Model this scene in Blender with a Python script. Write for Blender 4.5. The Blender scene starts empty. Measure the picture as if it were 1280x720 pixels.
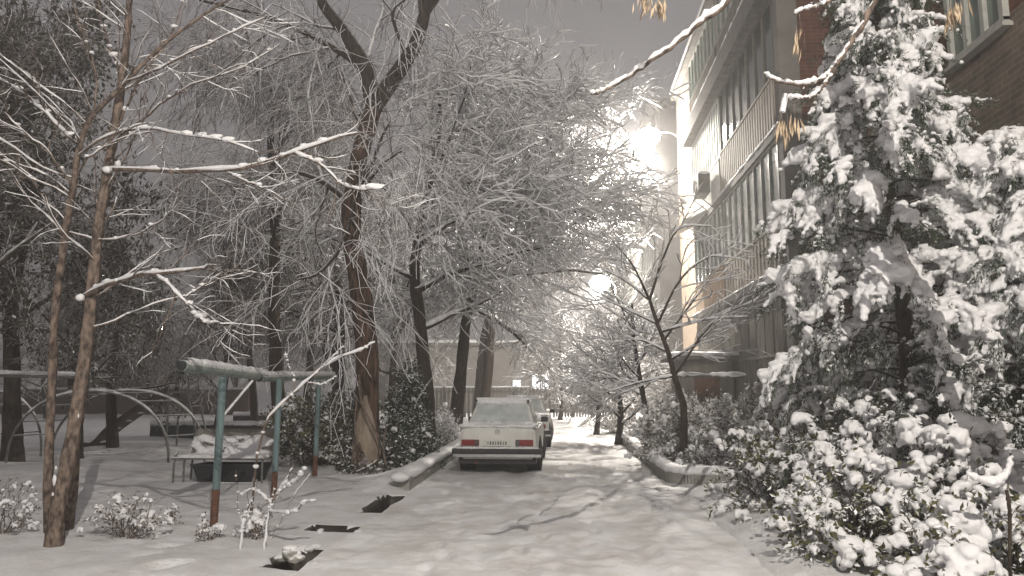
import bpy, math, random
import numpy as np
R_ = math.radians
SC = bpy.context.scene
COL = SC.collection
random.seed(5)

# ------------------------------------------------------------------ camera
F = 925.0; CAMZ = 1.65
YAW = math.atan(65/F); PITCH = math.atan(125/F)
cam = bpy.data.cameras.new('camera'); camo = bpy.data.objects.new('camera', cam); COL.objects.link(camo)
cam.sensor_width = 36; cam.lens = F/1280*36; cam.clip_end = 2000; cam.clip_start = .05
camo.location = (0, 0, CAMZ); camo.rotation_euler = (math.pi/2+PITCH, 0, YAW)
SC.camera = camo
cp, sp, cy_, sy_ = math.cos(PITCH), math.sin(PITCH), math.cos(YAW), math.sin(YAW)
def ray(px, py):
    x = (px-640)/F; y = (360-py)/F
    f = cp - y*sp; u = sp + y*cp           # forward, up
    return np.array([x*cy_ - f*sy_, x*sy_ + f*cy_, u])
def atY(px, py, Y):
    d = ray(px, py); return np.array([0, 0, CAMZ]) + d*(Y/d[1])
def atX(px, py, X):
    d = ray(px, py); return np.array([0, 0, CAMZ]) + d*(X/d[0])
def atZ(px, py, Z=0.):
    d = ray(px, py); return np.array([0, 0, CAMZ]) + d*((Z-CAMZ)/d[2])

# ------------------------------------------------------------------ noise
_rg = np.random.default_rng(11); _lat = _rg.random((256, 256))
def vnoise(x, y, s=1.0, o=0):
    x = np.asarray(x, float)/s + 37.3*o; y = np.asarray(y, float)/s + 91.7*o
    xi = np.floor(x).astype(int); yi = np.floor(y).astype(int)
    fx = x-xi; fy = y-yi; fx = fx*fx*(3-2*fx); fy = fy*fy*(3-2*fy)
    a = _lat[xi % 256, yi % 256]; b = _lat[(xi+1) % 256, yi % 256]
    c = _lat[xi % 256, (yi+1) % 256]; d = _lat[(xi+1) % 256, (yi+1) % 256]
    return (a*(1-fx)+b*fx)*(1-fy) + (c*(1-fx)+d*fx)*fy - .5
def sstep(x, a, b):
    t = np.clip((x-a)/(b-a), 0, 1); return t*t*(3-2*t)

# ------------------------------------------------------------------ materials
def mat(name):
    m = bpy.data.materials.new(name); m.use_nodes = True
    nt = m.node_tree; b = nt.nodes['Principled BSDF']
    return m, nt, b
def nd(nt, t, **kw):
    n = nt.nodes.new(t)
    for k, v in kw.items():
        if k.startswith('i_'): n.inputs[k[2:].replace('_', ' ')].default_value = v
        else: setattr(n, k, v)
    return n
def ramp(nt, fac, stops):
    r = nt.nodes.new('ShaderNodeValToRGB'); e = r.color_ramp.elements
    while len(e) < len(stops): e.new(.5)
    for el, (p, c) in zip(e, stops):
        el.position = p; el.color = (*c, 1) if len(c) == 3 else c
    nt.links.new(fac, r.inputs[0]); return r
def noise(nt, scale, detail=4, rough=.6, co=None, stretch=None):
    tc = nt.nodes.new('ShaderNodeTexCoord'); src = tc.outputs['Object']
    if stretch:
        mp = nt.nodes.new('ShaderNodeMapping'); mp.inputs['Scale'].default_value = stretch
        nt.links.new(src, mp.inputs[0]); src = mp.outputs[0]
    n = nt.nodes.new('ShaderNodeTexNoise'); n.inputs['Scale'].default_value = scale
    n.inputs['Detail'].default_value = detail; n.inputs['Roughness'].default_value = rough
    nt.links.new(src, n.inputs['Vector']); return n
def bump(nt, b, h, strength=.5, dist=.02):
    bp = nt.nodes.new('ShaderNodeBump'); bp.inputs['Strength'].default_value = strength
    bp.inputs['Distance'].default_value = dist
    nt.links.new(h, bp.inputs['Height']); nt.links.new(bp.outputs[0], b.inputs['Normal'])
def simple(name, c1, c2=None, scale=8, rough=.7, metal=0, bstr=.3, bdist=.01, stretch=None, detail=4, spec=.3):
    m, nt, b = mat(name); b.inputs['Roughness'].default_value = rough; b.inputs['Metallic'].default_value = metal
    b.inputs['Specular IOR Level'].default_value = spec
    n = noise(nt, scale, detail, stretch=stretch)
    r = ramp(nt, n.outputs['Fac'], [(.3, c1), (.7, c2 or tuple(v*.75 for v in c1))])
    nt.links.new(r.outputs[0], b.inputs['Base Color'])
    if bstr: bump(nt, b, n.outputs['Fac'], bstr, bdist)
    return m
SNOW = (.80, .80, .82)
def snowy(name, c1, c2, scale=20, lo=.15, hi=.5, rough=.8, stretch=None, nz=.5, nscale=14, bstr=.5, bdist=.01):
    """a surface whose upward facing side carries settled snow"""
    m, nt, b = mat(name); b.inputs['Roughness'].default_value = rough; b.inputs['Specular IOR Level'].default_value = .2
    n = noise(nt, scale, 5, stretch=stretch)
    r = ramp(nt, n.outputs['Fac'], [(.38, c1), (.62, c2)])
    g = nt.nodes.new('ShaderNodeNewGeometry'); s = nt.nodes.new('ShaderNodeSeparateXYZ')
    nt.links.new(g.outputs['True Normal'] if name.startswith('leaf') else g.outputs['Normal'], s.inputs[0])
    n2 = noise(nt, nscale, 3)
    a = nd(nt, 'ShaderNodeMath', operation='MULTIPLY_ADD'); a.inputs[1].default_value = nz; 
    nt.links.new(n2.outputs['Fac'], a.inputs[0]); nt.links.new(s.outputs['Z'], a.inputs[2])
    mr = nt.nodes.new('ShaderNodeMapRange'); mr.inputs['From Min'].default_value = lo+nz*.5; mr.inputs['From Max'].default_value = hi+nz*.5
    nt.links.new(a.outputs[0], mr.inputs['Value'])
    mx = nt.nodes.new('ShaderNodeMix'); mx.data_type = 'RGBA'
    nt.links.new(mr.outputs[0], mx.inputs['Factor']); nt.links.new(r.outputs[0], mx.inputs['A']); mx.inputs['B'].default_value = (*SNOW, 1)
    nt.links.new(mx.outputs['Result'], b.inputs['Base Color'])
    if bstr: bump(nt, b, n.outputs['Fac'], bstr, bdist)
    return m
def snow_mat(name, dirt=.0, scale=3., bs=.6):
    m, nt, b = mat(name); b.inputs['Roughness'].default_value = .55; b.inputs['Specular IOR Level'].default_value = .3
    n = noise(nt, scale, 8, .65); n2 = noise(nt, scale*9, 6, .7)
    d = tuple(v*(1-dirt) for v in SNOW)
    d = (d[0], d[1]*(1-.04*dirt/.3 if dirt else 1), d[2]*(1-.1*dirt/.3 if dirt else 1))
    r = ramp(nt, n.outputs['Fac'], [(.36, d), (.6, SNOW)])
    nt.links.new(r.outputs[0], b.inputs['Base Color'])
    ad = nd(nt, 'ShaderNodeMath', operation='MULTIPLY_ADD'); ad.inputs[1].default_value = .6
    nt.links.new(n2.outputs['Fac'], ad.inputs[0]); nt.links.new(n.outputs['Fac'], ad.inputs[2])
    bump(nt, b, ad.outputs[0], bs, .03)
    return m
def emis(name, col, st):
    m, nt, b = mat(name); b.inputs['Emission Color'].default_value = (*col, 1); b.inputs['Emission Strength'].default_value = st
    b.inputs['Base Color'].default_value = (.8, .8, .8, 1); return m
def brick(name, c1, c2, mortar, scale=1.0, rot=None):
    m, nt, b = mat(name); b.inputs['Roughness'].default_value = .9; b.inputs['Specular IOR Level'].default_value = .1
    tc = nt.nodes.new('ShaderNodeTexCoord')
    sx = nt.nodes.new('ShaderNodeSeparateXYZ'); nt.links.new(tc.outputs['Object'], sx.inputs[0])
    ad = nd(nt, 'ShaderNodeMath', operation='ADD'); nt.links.new(sx.outputs['X'], ad.inputs[0]); nt.links.new(sx.outputs['Y'], ad.inputs[1])
    cx = nt.nodes.new('ShaderNodeCombineXYZ'); nt.links.new(ad.outputs[0], cx.inputs['X']); nt.links.new(sx.outputs['Z'], cx.inputs['Y'])
    br = nt.nodes.new('ShaderNodeTexBrick'); nt.links.new(cx.outputs[0], br.inputs['Vector'])
    br.inputs['Scale'].default_value = 1.0; br.inputs['Brick Width'].default_value = .26*scale; br.inputs['Row Height'].default_value = .085*scale
    br.inputs['Mortar Size'].default_value = .007*scale; br.inputs['Color1'].default_value = (*c1, 1); br.inputs['Color2'].default_value = (*c2, 1)
    br.inputs['Mortar'].default_value = (*mortar, 1)
    n = noise(nt, 2.2, 6); r = ramp(nt, n.outputs['Fac'], [(.3, (.6, .6, .6)), (.7, (1.15, 1.1, 1.05))])
    mx = nt.nodes.new('ShaderNodeMix'); mx.data_type = 'RGBA'; mx.blend_type = 'MULTIPLY'; mx.inputs['Factor'].default_value = 1
    nt.links.new(br.outputs['Color'], mx.inputs['A']); nt.links.new(r.outputs[0], mx.inputs['B'])
    nt.links.new(mx.outputs['Result'], b.inputs['Base Color']); bump(nt, b, br.outputs['Fac'], -.4, .01)
    return m
def glass(name, col=(.03, .04, .04), rough=.12):
    m, nt, b = mat(name); n = noise(nt, 1.3, 2)
    r = ramp(nt, n.outputs['Fac'], [(.35, col), (.65, tuple(v*2.2 for v in col))]); nt.links.new(r.outputs[0], b.inputs['Base Color'])
    b.inputs['Roughness'].default_value = rough; b.inputs['Specular IOR Level'].default_value = .6; return m

M = {}
M['road'] = snow_mat('trodden_snow', .26, 1.6, .9)
M['gsnow'] = snow_mat('fresh_snow', .16, 3.0, 1.0)
M['snow'] = snow_mat('settled_snow', .04, 9, .5)
M['bark'] = snowy('bark_dark', (.018, .014, .011), (.075, .055, .04), 34, .35, .75, stretch=(1, 1, .16), bstr=1, bdist=.05)
M['barkred'] = snowy('bark_reddish', (.022, .013, .010), (.15, .092, .064), 24, .4, .8, stretch=(1, 1, .13), bstr=1, bdist=.07)
M['barkpale'] = simple('bare_wood', (.36, .30, .235), (.17, .125, .095), 7, stretch=(1, 1, .2))
M['barkpink'] = snowy('bark_young', (.05, .038, .032), (.21, .16, .13), 20, .45, .8, stretch=(1, 1, .5), bstr=.6)
M['twig'] = snowy('twig_snowy', (.055, .042, .035), (.10, .078, .06), 12, -.1, .25, bstr=0, nz=.9, nscale=5)
M['twigd'] = snowy('twig_dark', (.05, .038, .032), (.09, .07, .055), 12, .2, .55, bstr=0, nz=1.0, nscale=5)
M['twigb'] = snowy('twig_white', (.07, .055, .045), (.12, .09, .07), 12, -.45, -.1, bstr=0, nz=.8, nscale=5)
M['leafdark'] = snowy('leaf_dark', (.032, .036, .024), (.065, .065, .042), 6, .45, .7, nz=.8, nscale=4, bstr=0)
M['leafcon'] = snowy('leaf_conifer', (.02, .036, .018), (.05, .075, .038), 6, .42, .75, nz=.8, nscale=9, bstr=0)
M['leafolive'] = snowy('leaf_olive', (.06, .065, .028), (.13, .12, .055), 6, .3, .6, nz=.9, nscale=9, bstr=0)
M['leafpale'] = snowy('leaf_frosted', (.12, .115, .08), (.24, .22, .16), 6, -.15, .25, nz=.9, nscale=9, bstr=0)
M['leafbrown'] = snowy('leaf_withered', (.07, .045, .03), (.12, .08, .05), 6, .3, .6, nz=.9, nscale=9, bstr=0)
M['pod'] = simple('dry_seed_pods', (.50, .40, .28), (.30, .22, .15), 40, .6)
M['soil'] = simple('wet_soil', (.035, .028, .022), (.015, .012, .01), 12, .5, bstr=.8)
M['concrete'] = snowy('weathered_concrete', (.22, .22, .20), (.34, .33, .31), 9, .55, .85)
M['brickred'] = brick('red_brick', (.15, .06, .038), (.10, .042, .03), (.16, .12, .10))
M['brickgrey'] = brick('grey_brick', (.19, .155, .13), (.13, .11, .09), (.24, .21, .18))
M['cream'] = simple('cream_render', (.52, .41, .31), (.38, .30, .23), 1.3, .9, bstr=.3, detail=9)
M['panelwall'] = simple('grey_panel_wall', (.22, .205, .19), (.15, .14, .13), 2, .9)
M['slab'] = snowy('slab_concrete', (.12, .115, .11), (.2, .19, .175), 6, .6, .9)
M['parapet'] = simple('parapet_sheet', (.46, .42, .36), (.26, .23, .20), 1.6, .7, bstr=.3, detail=9)
M['frame'] = simple('window_frame_paint', (.40, .40, .37), (.30, .30, .28), 9, .5, bstr=.1)
M['framedark'] = simple('grille_paint', (.16, .15, .135), (.09, .085, .08), 9, .6, bstr=.1)
M['slat'] = simple('timber_slats', (.24, .225, .195), (.12, .11, .10), 5, .8, stretch=(1, 1, .1))
M['glass'] = glass('window_glass'); M['glassgreen'] = glass('green_glass', (.075, .10, .088), .2)
M['white'] = simple('white_paint', (.75, .75, .72), (.62, .62, .6), 5, .5, bstr=.1)
M['teal'] = simple('teal_paint', (.15, .225, .235), (.085, .115, .12), 9, .55, bstr=.5, stretch=(1, 1, .4))
M['rust'] = simple('rusty_steel', (.16, .075, .045), (.07, .035, .025), 18, .85, bstr=.6)
M['pipe'] = snowy('pipe_grey_green', (.17, .21, .20), (.28, .31, .29), 7, .25, .6)
M['metal'] = snowy('bare_metal', (.10, .105, .10), (.19, .19, .18), 10, .3, .6, rough=.5)
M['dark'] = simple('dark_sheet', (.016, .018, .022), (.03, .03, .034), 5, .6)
M['plumchute'] = simple('chute_paint', (.07, .045, .042), (.045, .03, .03), 7, .5)
M['carpaint'] = simple('car_paint', (.70, .70, .67), (.56, .555, .53), 3.5, .42, bstr=.05, spec=.4, detail=8)
M['carred'] = simple('dark_car_paint', (.10, .06, .055), (.08, .05, .045), 2, .3, bstr=0, spec=.5)
M['rubber'] = simple('rubber', (.018, .018, .018), (.028, .027, .026), 10, .8)
M['plasticb'] = simple('black_trim', (.025, .025, .027), (.04, .04, .042), 10, .5)
M['chrome'] = simple('chrome', (.6, .6, .6), (.5, .5, .5), 3, .25, 1, bstr=0)
M['redlens'] = simple('red_lens', (.22, .012, .012), (.15, .01, .01), 30, .25, bstr=0, spec=.6)
M['plate'] = simple('plate_face', (.62, .62, .58), (.55, .55, .5), 20, .5, bstr=0)
M['ink'] = simple('black_ink', (.02, .02, .02), (.03, .03, .03), 5, .6, bstr=0)
M['frost'] = simple('frosted_glass', (.66, .69, .69), (.40, .45, .45), 4, .45, bstr=.3)
M['roofbrown'] = simple('brown_roof', (.10, .05, .035), (.06, .035, .025), 4, .8)
M['lamphot'] = emis('lamp_glow', (1, .93, .82), 260)
M['lampfar'] = emis('far_lamp_glow', (1, .97, .9), 60)
M['winlit'] = emis('lit_window', (.92, .96, 1.0), 3.2)
M['winlit2'] = emis('lit_window_cold', (.75, .88, 1.0), 1.6)
M['bag'] = snowy('sacking', (.20, .19, .175), (.34, .33, .30), 9, .35, .75, bstr=1, bdist=.05)

# ------------------------------------------------------------------ mesh builder
ICO = None
def ico():
    global ICO
    if ICO is None:
        import bmesh
        bm = bmesh.new(); bmesh.ops.create_icosphere(bm, subdivisions=2, radius=1)
        v = np.array([x.co[:] for x in bm.verts]); f = np.array([[q.index for q in x.verts] for x in bm.faces]); bm.free()
        ICO = (v, f)
    return ICO
def rotmat(rng, n):
    q = rng.normal(size=(n, 4)); q /= np.linalg.norm(q, axis=1)[:, None]; w, x, y, z = q.T
    return np.stack([np.stack([1-2*(y*y+z*z), 2*(x*y-z*w), 2*(x*z+y*w)], -1),
                     np.stack([2*(x*y+z*w), 1-2*(x*x+z*z), 2*(y*z-x*w)], -1),
                     np.stack([2*(x*z-y*w), 2*(y*z+x*w), 1-2*(x*x+y*y)], -1)], -2)
class MB:
    def __init__(s): s.V = []; s.Q = []; s.T = []; s.qm = []; s.tm = []; s.n = 0
    def addv(s, v):
        v = np.asarray(v, float).reshape(-1, 3); o = s.n; s.V.append(v); s.n += len(v); return o
    def quads(s, v, q, m=0):
        o = s.addv(v); q = np.asarray(q, int)+o; s.Q.append(q); s.qm.append(np.full(len(q), m))
    def tris(s, v, t, m=0):
        o = s.addv(v); t = np.asarray(t, int)+o; s.T.append(t); s.tm.append(np.full(len(t), m))
    def box(s, c, d, rz=0, m=0, bev=0):
        x, y, z = [k/2 for k in d]
        v = np.array([[i*x, j*y, k*z] for k in (-1, 1) for j in (-1, 1) for i in (-1, 1)])
        if rz: 
            ca, sa = math.cos(rz), math.sin(rz); v = v @ np.array([[ca, sa, 0], [-sa, ca, 0], [0, 0, 1]])
        s.quads(v+np.asarray(c), [[0, 2, 3, 1], [4, 5, 7, 6], [0, 1, 5, 4], [2, 6, 7, 3], [0, 4, 6, 2], [1, 3, 7, 5]], m)
    def b2(s, lo, hi, m=0):
        lo = np.minimum(lo, hi)*1.0; hi2 = np.maximum(lo, hi)
        s.box((lo+hi2)/2, hi2-lo, m=m)
    def tube(s, P, R, sides=8, m=0, cap=True):
        P = np.asarray(P, float); R = np.broadcast_to(np.asarray(R, float), (len(P),)).copy()
        s.tubes(P[None], R[None], sides, m)
        if cap:
            for i, k in ((0, 1), (-1, -2)):
                d = P[i]-P[k]; d /= np.linalg.norm(d)+1e-9
                a = np.cross(d, [0, 0, 1.]); 
                if np.linalg.norm(a) < .05: a = np.cross(d, [1., 0, 0])
                a /= np.linalg.norm(a); b = np.cross(d, a)
                th = np.linspace(0, 2*np.pi, sides, endpoint=False)
                ring = P[i]+R[i]*(np.cos(th)[:, None]*a+np.sin(th)[:, None]*b)
                s.tris(np.vstack([ring, P[i]+d*R[i]*.15]), [[q, (q+1) % sides, sides] for q in range(sides)], m)
    def tubes(s, P, R, sides=4, m=0, squash=1.0):
        N, K, _ = P.shape
        if N == 0: return
        T = np.gradient(P, axis=1); T /= np.linalg.norm(T, axis=2, keepdims=True)+1e-9
        mean = P[:, -1]-P[:, 0]; mean /= np.linalg.norm(mean, axis=1, keepdims=True)+1e-9
        ref = np.where(np.abs(mean[:, 2:3]) > .9, np.array([[1., 0, 0]]), np.array([[0, 0, 1.]]))[:, None, :]
        A = np.cross(T, ref); A /= np.linalg.norm(A, axis=2, keepdims=True)+1e-9
        B = np.cross(A, T)
        th = np.linspace(0, 2*np.pi, sides, endpoint=False)+math.pi/sides
        V = P[:, :, None, :] + R[:, :, None, None]*(np.cos(th)[None, None, :, None]*A[:, :, None, :] + squash*np.sin(th)[None, None, :, None]*B[:, :, None, :])
        i = np.arange(N)[:, None, None]*K*sides + np.arange(K-1)[None, :, None]*sides
        j = np.arange(sides)[None, None, :]; j2 = (j+1) % sides
        Q = np.stack([i+j, i+j2, i+sides+j2, i+sides+j], -1).reshape(-1, 4)
        s.quads(V.reshape(-1, 3), Q, m)
    def blobs(s, C, S, rng, m=0, jit=.12, flat=1.0):
        v, f = ico(); n = len(C)
        if n == 0: return
        S = np.asarray(S, float)
        if S.ndim == 1: S = np.stack([S, S, S*flat], -1)
        V = np.einsum('nij,kj->nki', rotmat(rng, n), v)*(1+rng.normal(0, jit, (n, len(v), 1)))
        V = V*S[:, None, :]+np.asarray(C)[:, None, :]
        T = (f[None]+np.arange(n)[:, None, None]*len(v)).reshape(-1, 3)
        s.tris(V.reshape(-1, 3), T, m)
    def leaves(s, C, size, rng, m=0, aspect=.45, D=None, fold=.25):
        """each leaf = two quads folded along its midrib"""
        n = len(C)
        if n == 0: return
        C = np.asarray(C, float)
        if D is None: D = rng.normal(size=(n, 3))
        D = D/(np.linalg.norm(D, axis=1, keepdims=True)+1e-9)
        W = np.cross(D, rng.normal(size=(n, 3))); W /= np.linalg.norm(W, axis=1, keepdims=True)+1e-9
        U = np.cross(D, W); L = np.broadcast_to(np.asarray(size), (n,))[:, None]*rng.uniform(.7, 1.3, (n, 1)); w = L*aspect*.5
        p0 = C; p3 = C+D*L; mid = C+D*L*.5
        a = mid+W*w+U*w*fold; b = mid-W*w+U*w*fold
        V = np.stack([p0, a, p3, b], 1).reshape(-1, 3); o = np.arange(n)[:, None]*4
        s.tris(V, np.concatenate([o+np.array([[0, 1, 2]]), o+np.array([[0, 2, 3]])]), m)
    def build(s, name, mats, parent=None, smooth=False, sharp=None):
        if not isinstance(mats, (list, tuple)): mats = [mats]
        me = bpy.data.meshes.new(name)
        V = np.vstack(s.V) if s.V else np.zeros((0, 3))
        if parent is not None:
            V = V-np.array(parent_world(parent))
        Q = np.vstack(s.Q) if s.Q else np.zeros((0, 4), int); T = np.vstack(s.T) if s.T else np.zeros((0, 3), int)
        nq, ntr = len(Q), len(T)
        me.vertices.add(len(V)); me.vertices.foreach_set('co', V.astype(np.float32).ravel())
        me.loops.add(nq*4+ntr*3); me.loops.foreach_set('vertex_index', np.concatenate([Q.ravel(), T.ravel()]).astype(np.int32))
        me.polygons.add(nq+ntr)
        ls = np.concatenate([np.arange(nq)*4, nq*4+np.arange(ntr)*3]).astype(np.int32)
        me.polygons.foreach_set('loop_start', ls)
        mi = np.concatenate([np.concatenate(s.qm) if s.qm else np.zeros(0), np.concatenate(s.tm) if s.tm else np.zeros(0)]).astype(np.int32)
        me.polygons.foreach_set('material_index', mi)
        me.polygons.foreach_set('use_smooth', np.full(nq+ntr, smooth))
        for x in mats: me.materials.append(x)
        me.update(calc_edges=True)
        o = bpy.data.objects.new(name, me); COL.objects.link(o)
        if parent is not None: o.parent = parent
        return o
def parent_world(p):
    v = np.zeros(3)
    while p is not None: v = v+np.array(p.location[:]); p = p.parent
    return v
def thing(name, label, cat, loc=(0, 0, 0), group=None):
    o = bpy.data.objects.new(name, None); COL.objects.link(o); o.location = loc; o.empty_display_size = .2
    o['label'] = label; o['category'] = cat; o['kind'] = 'thing'
    if group: o['group'] = group
    return o
def tag(o, label, cat, group=None):
    o['label'] = label; o['category'] = cat
    if group: o['group'] = group
    return o
def struct(o): o['kind'] = 'structure'; return o
def stuff(o, label, cat): o['kind'] = 'stuff'; o['label'] = label; o['category'] = cat; return o
def bevel(o, w=.01, seg=2):
    md = o.modifiers.new('bevel', 'BEVEL'); md.width = w; md.segments = seg; md.limit_method = 'ANGLE'; return o
def remesh(o, vox):
    md = o.modifiers.new('merge', 'REMESH'); md.mode = 'VOXEL'; md.voxel_size = vox; md.use_smooth_shade = True
    tx = bpy.data.textures.get('crumble') or bpy.data.textures.new('crumble', 'CLOUDS'); tx.noise_scale = .045; tx.noise_depth = 3
    dp = o.modifiers.new('crumble', 'DISPLACE'); dp.texture = tx; dp.strength = min(.035, vox*1.8); dp.mid_level = .5; dp.texture_coords = 'LOCAL'
    return o

def spline(pts, n):
    P = np.asarray(pts, float); 
    if len(P) == 2: 
        t = np.linspace(0, 1, n)[:, None]; return P[0]*(1-t)+P[1]*t
    Pe = np.vstack([2*P[0]-P[1], P, 2*P[-1]-P[-2]]); out = []
    for u in np.linspace(0, len(P)-1-1e-6, n):
        i = int(u); t = u-i; a, b, c, d = Pe[i:i+4]
        out.append(.5*((2*b)+(-a+c)*t+(2*a-5*b+4*c-d)*t*t+(-a+3*b-3*c+d)*t**3))
    return np.array(out)
def lin(vals, n): return np.interp(np.linspace(0, 1, n), np.linspace(0, 1, len(vals)), vals)

def spawn(rng, P, Rr, k, t0, t1, ang, L, K, grav=0, wander=.12, rs=.55, rmax=9, tip=.35, fall=.5, bias=None):
    N, KK, _ = P.shape
    if N == 0: return np.zeros((0, K, 3)), np.zeros((0, K))
    t = (np.arange(k)[None, :]+rng.random((N, k)))/k*(t1-t0)+t0
    u = t*(KK-1)*.999; i0 = np.minimum(u.astype(int), KK-2); fr = (u-i0)[..., None]
    ar = np.arange(N)[:, None]
    a = P[ar, i0]; b = P[ar, i0+1]; pos = a*(1-fr)+b*fr; d = b-a; d /= np.linalg.norm(d, axis=2, keepdims=True)+1e-9
    r = Rr[ar, i0]
    pos = pos.reshape(-1, 3); d = d.reshape(-1, 3); r = r.reshape(-1); tt = t.reshape(-1)
    M_ = len(pos)
    w = rng.normal(size=(M_, 3))
    if bias is not None: w = w+np.asarray(bias)
    pr = np.cross(d, np.cross(w, d)); pr /= np.linalg.norm(pr, axis=1, keepdims=True)+1e-9
    al = rng.normal(ang[0], ang[1], (M_, 1)); d = d*np.cos(al)+pr*np.sin(al)
    ln = (L*(1-fall*tt)*rng.uniform(.55, 1.25, M_))[:, None]/(K-1)
    out = [pos]
    for j in range(K-1):
        d = d+rng.normal(0, wander, (M_, 3)); d[:, 2] += grav; d /= np.linalg.norm(d, axis=1, keepdims=True)
        pos = pos+d*ln; out.append(pos)
    PP = np.stack(out, 1)
    r0 = np.minimum(r*rs, rmax)
    RR = r0[:, None]*np.linspace(1, tip, K)[None, :]
    return PP, RR
def snowtubes(mb, P, Rr, rng, thick=.012, sides=4, frac=1.0, m=0, minh=.35):
    """snow lying along the top of branches: thicker where the branch runs level"""
    N, K, _ = P.shape
    if N == 0: return
    if frac < 1:
        kx = rng.random(N) < frac; P = P[kx]; Rr = Rr[kx]; N = len(P)
        if N == 0: return
    T = np.gradient(P, axis=1); T /= np.linalg.norm(T, axis=2, keepdims=True)+1e-9
    hz = np.sqrt(np.clip(1-T[..., 2]**2, 0, 1)); h = sstep(hz, minh, .95)
    r = (Rr*.85+thick)*h*rng.uniform(.65, 1.2, (N, K)); r[:, 0] *= .7; r[:, -1] *= .5
    g = rng.random((N, K)) < .12; r = np.where(g, r*.3, r); r = r*(1+.35*(rng.random((N, K))-.5))
    Q = P.copy(); Q[..., 2] += Rr*.6+thick*.45*h
    mb.tubes(Q, np.maximum(r, .0005), sides, m, squash=.8)
def keep(P, Rr, f):
    k = f(P); return P[k], Rr[k]
_C0 = np.array([0, 0, CAMZ]); _LAMPS = []
def above(P):
    k = P[:, :, 2].min(1) > .35
    for lp in _LAMPS:                      # the crowns are open round the lamps
        d = lp-_C0; L = np.linalg.norm(d); d = d/L; v = P-_C0; al = v@d; dist = np.linalg.norm(v-al[..., None]*d, axis=2)
        k &= ~((dist < .42+.28*(al > 27)) & (al > 14) & (al < L+1)).any(1)
        k &= np.linalg.norm(P-lp, axis=2).min(1) > 1.0
    return k

# ================================================================== GROUND
def holes(x, y):
    h = np.zeros_like(x); x = x+.06*vnoise(x, y, .3, 21); y = y+.10*vnoise(x, y, .35, 23)
    for (x0, x1, y0, y1) in ((-2.70, -2.35, 9.95, 11.5), (-2.95, -2.46, 8.60, 8.86), (-2.76, -2.44, 6.88, 7.6)):
        w = .065+.03*vnoise(x, y, .3, 3)
        h = np.maximum(h, sstep(x, x0-w, x0+w)*(1-sstep(x, x1-w, x1+w))*sstep(y, y0-w, y0+w)*(1-sstep(y, y1-w, y1+w)))
    return h
def gz(x, y):
    """height of the snow surface away from the road"""
    z = .05+.12*vnoise(x, y, 2.7, 1)+.07*vnoise(x, y, .8, 2)+.03*vnoise(x, y, .27, 4)
    z = z*sstep(np.abs(x+.3), 2.0, 3.4)
    z = z+.02
    z = z+.12*sstep(x, -3.6, -2.9)*(1-sstep(x, -2.75, -2.5))*sstep(y, 11.5, 12.5)      # bank along the left kerb
    z = z+(.10+.08*vnoise(x, y, .5, 7))*sstep(x, 1.75, 2.2)*(1-sstep(y, 11.5, 12.8))   # ploughed ridge under the shrubs
    z = z+.10*sstep(x, 1.9, 2.2)*sstep(y, 12.9, 13.3)
    z = z+.5*np.clip(vnoise(x, y, .33, 9), 0, 1)*sstep(np.hypot(x-2.05, (y-11.4)*.8), 1.3, .2)
    far = sstep(y, 45, 90); z = z*(1-far)
    return z
def rz_(x, y):
    z = .03*vnoise(x, y, 1.3, 5)+.03*vnoise(x, y, .33, 6)+.022*vnoise(x, y, .14, 8)+.010*vnoise(x, y, .07, 13)
    for c in (-.95+.12*np.sin(y*.21), .72+.10*np.sin(y*.25+1), ):
        z = z-.028*np.exp(-((x-c)/.16)**2)*(.6+.8*(vnoise(x, y, 2.5, 12)+.5))
    z = z+.02*sstep(np.abs(x+.3), 1.2, 2.0)
    return z
def grid(name, xs, ys, zf, m):
    X, Y = np.meshgrid(xs, ys, indexing='ij'); Z = zf(X, Y)
    nx, ny = X.shape; mb = MB()
    i = np.arange(nx-1)[:, None]*ny+np.arange(ny-1)[None, :]
    Q = np.stack([i, i+ny, i+ny+1, i+1], -1).reshape(-1, 4)
    mb.quads(np.stack([X, Y, Z], -1).reshape(-1, 3), Q)
    return mb, X, Y
def seg(*p):
    out = []
    for (a, b, s) in p: out.append(np.arange(a, b-1e-6, s))
    out.append(np.array([p[-1][1]])); return np.concatenate(out)
xs = seg((-300, -40, 20), (-40, -14, 1.0), (-14, -3.1, .09), (-3.1, -2.2, .03), (-2.2, 1.6, .2), (1.6, 6, .08), (6, 40, 2), (40, 300, 20))
ys = seg((-40, 2, 1.5), (2, 5, .15), (5, 6.4, .06), (6.4, 11.8, .035), (11.8, 14, .06), (14, 24, .12), (24, 50, .5), (50, 120, 5), (120, 900, 40))
YF = []
for k in range(26):
    f = k/25; YF.append((-2.9-6.5*f+(.1 if k % 2 else -.1), 5.2+9.5*f+.6*math.sin(f*5), -.6)); YF.append((-6.0+4.5*f-2.0, 6.0+1.2*math.sin(f*6)+(.1 if k % 2 else -.1), 1.3))
def groundz(x, y):
    z = gz(x, y)
    for (fx, fy, a) in YF:
        sel = (np.abs(x-fx) < .4) & (np.abs(y-fy) < .4)
        dx = x[sel]-fx; dy = y[sel]-fy; u = dx*math.cos(a)+dy*math.sin(a); v = -dx*math.sin(a)+dy*math.cos(a)
        e = (u/.09)**2+(v/.18)**2; z[sel] += -.05*np.exp(-e*e)+.012*np.exp(-(np.sqrt(e)-1.5)**2*4)
    inr = sstep(x, -2.42, -2.34)*(1-sstep(x, 1.72, 1.85))*sstep(41-y, 0, 1)
    z = z*(1-inr)-.16*inr
    h = holes(x, y); z = z*(1-h)+h*(-.5)
    return z
mb, X, Y = grid('ground', xs, ys, groundz, None)
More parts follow.
